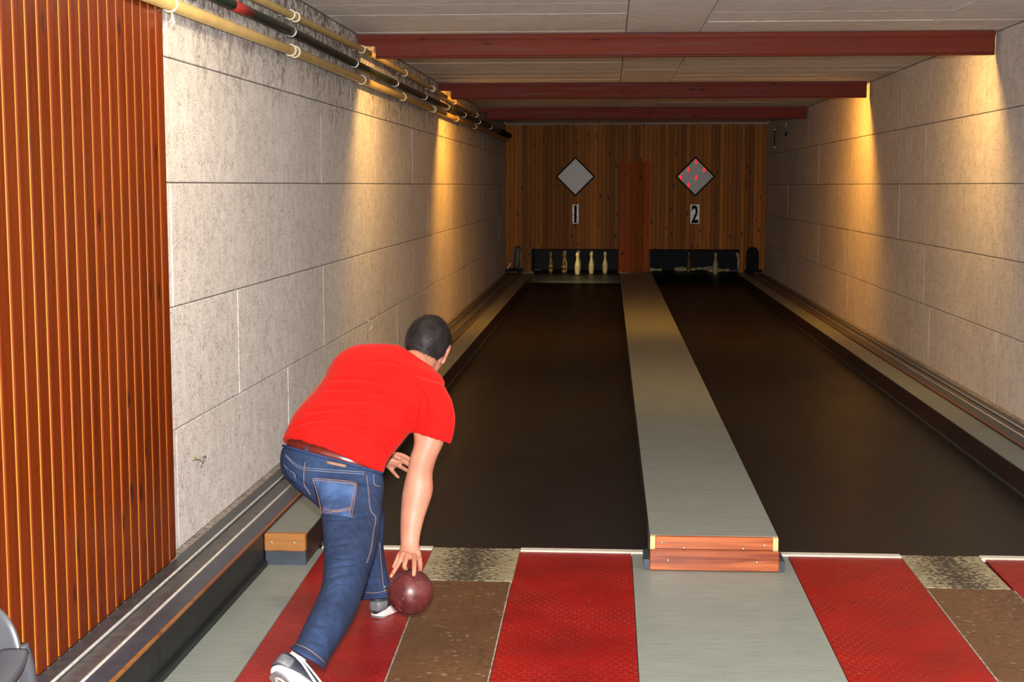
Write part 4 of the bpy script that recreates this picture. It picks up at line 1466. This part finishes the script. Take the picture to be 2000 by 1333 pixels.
# --- T-shirt
sh = [ring((556, 867), (746, 925), 4.93, 4.83, .128, .13),
      ring((563, 842), (753, 902), 4.95, 4.86, .135, .135),
      ring((577, 812), (770, 880), 4.99, 4.90, .140, .14),
      ring((601, 784), (798, 846), 5.04, 4.94, .143, .145),
      ring((627, 757), (826, 812), 5.10, 4.98, .143, .15),
      ring((646, 727), (850, 778), 5.15, 5.02, .138, .15),
      ring((658, 699), (866, 751), 5.19, 5.06, .125, .14),
      ring((692, 677), (857, 732), 5.21, 5.10, .100, .12),
      ring((740, 673), (850, 725), 5.21, 5.13, .078, .09),
      ring((780, 675), (844, 716), 5.21, 5.15, .060, .07)]
bm = bmesh.new()
h0 = sh[0]
cen = sum((V(p) for p in h0), V()) / len(h0)
for k_ in range(len(h0)):                                # the hem rides up over the belt at the back
    t_ = 2 * PI * k_ / len(h0)
    if math.sin(t_) < 0:
        h0[k_] = V(h0[k_]) + (U(612, 846, 4.90) - U(625, 897, 4.86)).normalized() * 0.030 * (-math.sin(t_)) ** 1.5 * (1 - 0.35 * math.cos(t_))
loft(bm, [shift_ring(sh[1], .80, (0, 0, 0)), shift_ring(h0, .86, up_s * 0.008)] + sh, 3)
# right sleeve
slv = [ring((790, 730), (867, 752), 5.06, 5.04, .065, .07),
       ring((800, 775), (882, 782), 5.02, 5.01, .070, .07),
       ring((802, 815), (889, 815), 5.0, 4.99, .066),
       ring((805, 838), (886, 848), 4.985, 4.975, .062),
       ring((805, 846), (881, 868), 4.98, 4.97, .060)]
ad = (V(U(845, 800, 5.0)) - V(U(838, 860, 4.97))).normalized()
loft(bm, slv + [shift_ring(slv[-1], .80, ad * 0.004), shift_ring(slv[-1], .76, ad * 0.045)], 3)
# left sleeve, reaching forward and down on the far side
SHL = U(686, 715, 5.22); ELL = U(603, 804, 5.37)
dl = (ELL - SHL).normalized()
xs = dl.orthogonal().normalized(); ys_ = dl.cross(xs)


def disc(c, r, n=28): return [c + (xs * math.cos(2 * PI * k / n) + ys_ * math.sin(2 * PI * k / n)) * r for k in range(n)]


Lh = SHL + dl * 0.088
loft(bm, [disc(SHL - dl * .05, .050), disc(SHL, .060), disc(SHL + dl * .05, .058), disc(Lh, .058), disc(Lh + dl * .002, .050), disc(Lh - dl * .04, .046)], 2)
sm = fused(bm, 0.0062, 9)
fold(sm, [([(596, 806), (650, 800), (720, 802), (775, 820)], .005, .008),
          ([(600, 842), (660, 832), (716, 846), (742, 880)], .006, .009),
          ([(580, 862), (640, 848), (690, 862), (720, 900)], .005, .008),
          ([(660, 786), (730, 783), (770, 800), (800, 838)], .005, .008),
          ([(640, 742), (690, 741), (740, 748), (780, 765)], .0035, .008),
          ([(632, 762), (700, 760), (756, 775)], .003, .008),
          ([(784, 730), (816, 756), (832, 790), (826, 820)], .006, .009),
          ([(806, 835), (835, 812), (852, 800)], .006, .007),
          ([(822, 838), (848, 822), (868, 818)], .004, .006),
          ([(700, 712), (745, 706), (790, 716)], .002, .008),
          ([(735, 860), (752, 880), (757, 905)], .005, .007),
          ([(700, 835), (735, 848), (765, 872)], .004, .007),
          ([(760, 846), (780, 850), (800, 852)], .005, .006),
          ([(700, 872), (722, 890), (742, 918)], .004, .006),
          ([(568, 836), (600, 824), (650, 818)], .003, .008), ([(690, 775), (735, 770), (772, 783), (808, 812)], .004, .007),
          ([(646, 812), (700, 812), (748, 838), (768, 868)], .005, .007), ([(612, 868), (660, 856), (700, 884)], .004, .006),
          ([(640, 874), (676, 880), (706, 902)], .003, .006)], 1.45)
# fine random cloth relief
P = coords(sm); N = np.empty(len(sm.vertices) * 3); sm.vertices.foreach_get('normal', N); N = N.reshape(-1, 3)
rel = np.array([noise.noise(V((p[0] * 9 + 3, p[1] * 9, p[2] * 22))) for p in P]) * 0.0022
set_coords(sm, P + N * rel[:, None])
shirt = link('t_shirt', sm, M['shirt'], man)
sbv = bvh_of(sm)
# neckband
nbp = on_surface(sbv, [(789, 677), (800, 680), (815, 687), (832, 697), (846, 710), (856, 724)], 5, 0.001)
if len(nbp) > 3:
    obj('neckband', tube(bmesh.new(), [p for p, _ in nbp], 0.0042, 8), M['shirt'], shirt, True)

# --- body: one continuous skin
HC = U(834, 681, 5.27)                                   # centre of the head at ear height
Fd = V((0.10, 0.92, -0.36)).normalized()
Rd = (U(872, 696, 5.27) - U(800, 675, 5.27)).normalized()
Rd = (Rd - Fd * Rd.dot(Fd)).normalized()
Ud = Rd.cross(Fd).normalized()


def Hd(r, f, u): return HC + Rd * r + Fd * f + Ud * u


def hax(a, b, c): return (Rd * a, Fd * b, Ud * c)


bm = bmesh.new()
ellipsoid(bm, Hd(0, -0.008, 0.030), hax(.075, .096, .084), 28, 18)           # cranium
ellipsoid(bm, Hd(0, 0.030, -0.035), hax(.062, .066, .070), 24, 14)           # face and jaw
ellipsoid(bm, Hd(0, 0.068, -0.090), hax(.028, .022, .020), 14, 10)           # chin
ellipsoid(bm, Hd(0, 0.094, -0.022), hax(.012, .020, .026), 12, 10)           # nose
ellipsoid(bm, Hd(0, 0.104, -0.034), hax(.016, .013, .010), 12, 8)            # nose tip
ellipsoid(bm, Hd(0, 0.078, 0.022), hax(.056, .018, .012), 14, 8)             # brow
for s in (-1, 1):
    ellipsoid(bm, Hd(s * .038, 0.058, -0.026), hax(.024, .022, .020), 12, 8)  # cheeks
    # ears: flap, rim, lobe
    rod(bm, [Hd(s * .074, 0.010, -0.020), Hd(s * .078, -0.004, -0.006), Hd(s * .082, -0.012, 0.012), Hd(s * .082, -0.004, 0.028), Hd(s * .077, 0.010, 0.026)], [.007, .009, .0085, .008, .007], 10)
    rod(bm, [Hd(s * .073, 0.008, -0.028), Hd(s * .072, 0.004, -0.036)], [.009, .008], 10)
    ellipsoid(bm, Hd(s * .073, 0.004, 0.004), hax(.006, .014, .024), 12, 8)
NB = U(806, 716, 5.17)
rod(bm, [NB, Hd(0, -.050, -.085) * .5 + NB * .5, Hd(0, -0.030, -0.050), Hd(0, -0.01, -0.01)], [.060, .058, .058, .056], 20)
# torso core inside the clothes
CH = U(760, 760, 5.08)
rod(bm, [NB, CH, U(700, 830, 5.0), U(650, 900, 4.90)], [.062, .085, .075, .075], 20)
SR = U(838, 772, 5.02)
rod(bm, [CH + V((0, 0, .03)), SR], [.06, .052], 16)
# right arm from its outline
arm = [ring((800, 790), (872, 795), 5.01, 5.0, .046), ring((805, 830), (872, 838), 4.985, 4.985, .046), ring((809, 867), (866, 867), 4.975, 4.97, .046),
       ring((801, 893), (854, 893), 4.965, 4.965, .045), ring((796, 919), (846, 919), 4.96, 4.96, .043), ring((791.5, 936), (845, 936), 4.958, 4.958, .043),
       ring((788, 953), (846, 953), 4.952, 4.952, .043), ring((785, 971), (843, 971), 4.945, 4.945, .042), ring((783, 997), (834, 997), 4.935, 4.935, .039),
       ring((782, 1023), (826, 1023), 4.92, 4.92, .034), ring((782, 1048), (820.5, 1048), 4.90, 4.90, .028), ring((782, 1066), (819, 1067), 4.885, 4.885, .025),
       ring((778.5, 1078), (820.5, 1080), 4.868, 4.868, .021), ring((777, 1087), (821, 1090), 4.850, 4.850, .018), ring((779, 1093), (819, 1096), 4.84, 4.84, .012)]
loft(bm, arm, 3)
FING = {'little': ([(780, 1083, 4.85), (773.5, 1098, 4.84), (768.5, 1108, 4.832)], [.0085, .0075, .0066]),
        'ring': ([(787, 1082, 4.838), (780, 1099, 4.806), (770.5, 1115, 4.786), (763.5, 1127, 4.79)], [.0098, .0086, .0078, .0068]),
        'middle': ([(796, 1084, 4.835), (791, 1100, 4.792), (790, 1109, 4.785), (794, 1112, 4.800)], [.0100, .0092, .0085, .0078]),
        'index': ([(808.5, 1087, 4.835), (809.2, 1102, 4.790), (808.6, 1115, 4.765), (808.2, 1123.5, 4.758)], [.0102, .0094, .0088, .0080]),
        'thumb': ([(816, 1080, 4.865), (819.5, 1096, 4.87), (820.5, 1108, 4.872), (820, 1116, 4.878)], [.0115, .0100, .0092, .0080])}
for k, (p, r) in FING.items():
    pts = spline(S(*p), 4)
    rr_ = [catmull([V((x, 0, 0)) for x in r], i / 4).x for i in range(len(pts))]
    rod(bm, pts, rr_, 12)
# left arm: upper arm in the sleeve, forearm across, open hand beyond the shirt
WL = U(752, 893, 5.41)
rod(bm, [CH + V((-.02, .04, .03)), SHL], [.06, .05], 16)
rod(bm, [SHL, SHL + dl * .13, ELL], [.050, .048, .042], 16)
rod(bm, [ELL, (ELL * 2 + WL) / 3, (ELL + WL * 2) / 3, WL], [.041, .041, .034, .027], 16)
rod(bm, S((752, 894, 5.41), (762, 898, 5.41), (772, 901, 5.41)), [.024, .028, .026], 14)
rod(bm, S((756, 886, 5.41), (770, 893, 5.408)), [.018, .017], 12)
rod(bm, S((756, 906, 5.41), (769, 908, 5.41)), [.017, .016], 12)
for p, r in (([(766, 887, 5.41), (783, 889, 5.40), (796, 895, 5.39), (806, 901, 5.385)], [.0095, .0090, .0082, .0070]),
             ([(768, 894, 5.41), (784, 900, 5.40), (798, 908, 5.39), (808, 914, 5.385)], [.0098, .0092, .0084, .0072]),
             ([(766, 903, 5.41), (782, 912, 5.40), (794, 919, 5.39), (803, 924, 5.385)], [.0094, .0088, .0080, .0068]),
             ([(758, 911, 5.41), (767, 921, 5.40), (773, 928, 5.39), (778, 933, 5.385)], [.0086, .0080, .0072, .0062]),
             ([(757, 887, 5.40), (766, 889, 5.375), (775, 894, 5.365), (782, 897, 5.362)], [.0125, .0110, .0095, .0080])):
    pts = spline(S(*p), 4)
    rr_ = [catmull([V((x, 0, 0)) for x in r], i / 4).x for i in range(len(pts))]
    rod(bm, pts, rr_, 12)
# legs inside the trousers
PV = U(650, 905, 4.90)
for hip, kn, an, Mx in ((HIP_R, KNEE_R, ANK_R, FR), (HIP_L, KNEE_L, ANK_L, FL)):
    rod(bm, [PV, hip], [.055, .024], 16)
    if Mx is FL:
        kn = U(715, 994, 5.26)
        rod(bm, [hip, U(666, 950, 5.06), U(694, 972, 5.17), kn], [.022, .020, .020, .022], 16)
    else:
        rod(bm, [hip, (hip + kn) / 2, kn], [.034, .038, .030], 16)
    foot = Mx @ V((-0.008, 0.045, 0.10))
    rod(bm, [kn, (kn * 2 + foot) / 3, (kn + foot * 2) / 3, foot], [.021, .019, .018, .019], 16)
body_me = fused(bm, 0.0042, 3, 0.5)
body = link('body', body_me, M['skin'], man)
# nails of the fingers that show
bvb = bvh_of(body_me)
for quad in ([(760.8, 1121.5), (766.2, 1124), (764.2, 1129), (760.2, 1127)],):
    s_ = sheet(bvb, quad, 3, 3, -0.0004, 0.0009)
    if len(s_.verts) > 8: obj('fingernail', s_, M['nail'], body, True)
for s in (-1, 1):
    bm = bmesh.new(); ellipsoid(bm, Hd(s * .031, 0.0795, 0.002), hax(.0115, .0075, .0062), 14, 10); e = obj('eye', bm, M['eye_white'], body, True)
    bm = bmesh.new(); ellipsoid(bm, Hd(s * .031, 0.0862, 0.002), hax(.0048, .0022, .0048), 12, 8); obj('iris', bm, M['iris'], e, True)
    obj('eyebrow', rod(bmesh.new(), [Hd(s * .014, 0.096, 0.024), Hd(s * .032, 0.094, 0.029), Hd(s * .050, 0.082, 0.024)], [.0035, .004, .0025], 8), M['hair'], body, True)
obj('mouth', rod(bmesh.new(), [Hd(-.024, 0.086, -0.062), Hd(-.010, 0.097, -0.060), Hd(0, 0.098, -0.0615), Hd(.010, 0.097, -0.060), Hd(.024, 0.086, -0.062)], [.002, .0045, .0048, .0045, .002], 8), M['lip'], body, True)

# --- hair: a cap over the skull ending at the hairline, plus short locks
bm = bmesh.new()
bmesh.ops.create_icosphere(bm, subdivisions=5, radius=1.0)


def hairline(r, f):
    """height above which hair grows, in head coordinates"""
    if f < -0.02:
        return -0.074 - 0.010 * math.cos(min(1, abs(r) / .06) * PI)
    if f < 0.035:
        return -0.030 + 0.040 * (f + 0.02) / 0.055
    return 0.012 + 0.060 * min(1.0, (f - 0.035) / 0.045)


tips = []
for v in bm.verts:
    d = v.co.copy()
    r, f, u = d.x * .0815, -0.010 + d.y * .1045, 0.022 + d.z * (.0985 if d.z > 0 else .112)
    if u < 0 and f < 0.0:                       # the nape narrows downwards
        r *= 1 - 0.25 * min(1, -u / 0.08); f *= 1 - 0.12 * min(1, -u / .08)
    q = Hd(r, f, u)
    nz = noise.noise(q * 60) * 0.0028 + noise.noise(q * 22) * 0.0035
    if u > hairline(r, f):
        v.co = q + (q - HC).normalized() * nz
        tips.append((v.co.copy(), d.copy()))
    else:
        v.co = Hd(r * .80, f * .80, u * .8)
random.shuffle(tips)
for q, d in tips[:2600]:
    nn = (Rd * d.x + Fd * d.y + Ud * d.z).normalized()
    flow = (-Ud * 0.9 + Fd * (0.5 if d.z > .5 else -.1) + Rd * random.uniform(-.35, .35))
    flow = (flow - nn * flow.dot(nn)).normalized()
    L = random.uniform(.012, .022)
    sd = flow.cross(nn) * .0014
    b = q - nn * .001
    t1 = q + flow * L * .55 + nn * .0045; t2 = q + flow * L + nn * .0025
    vs = [bm.verts.new(p) for p in (b - sd, b + sd, t1 + sd * .7, t1 - sd * .7, t2)]
    bm.faces.new((vs[0], vs[1], vs[2], vs[3])); bm.faces.new((vs[3], vs[2], vs[4]))
hair_me = bpy.data.meshes.new('hair'); bm.to_mesh(hair_me); bm.free()
for p in hair_me.polygons: p.use_smooth = True
link('hair', hair_me, M['hair'], man)
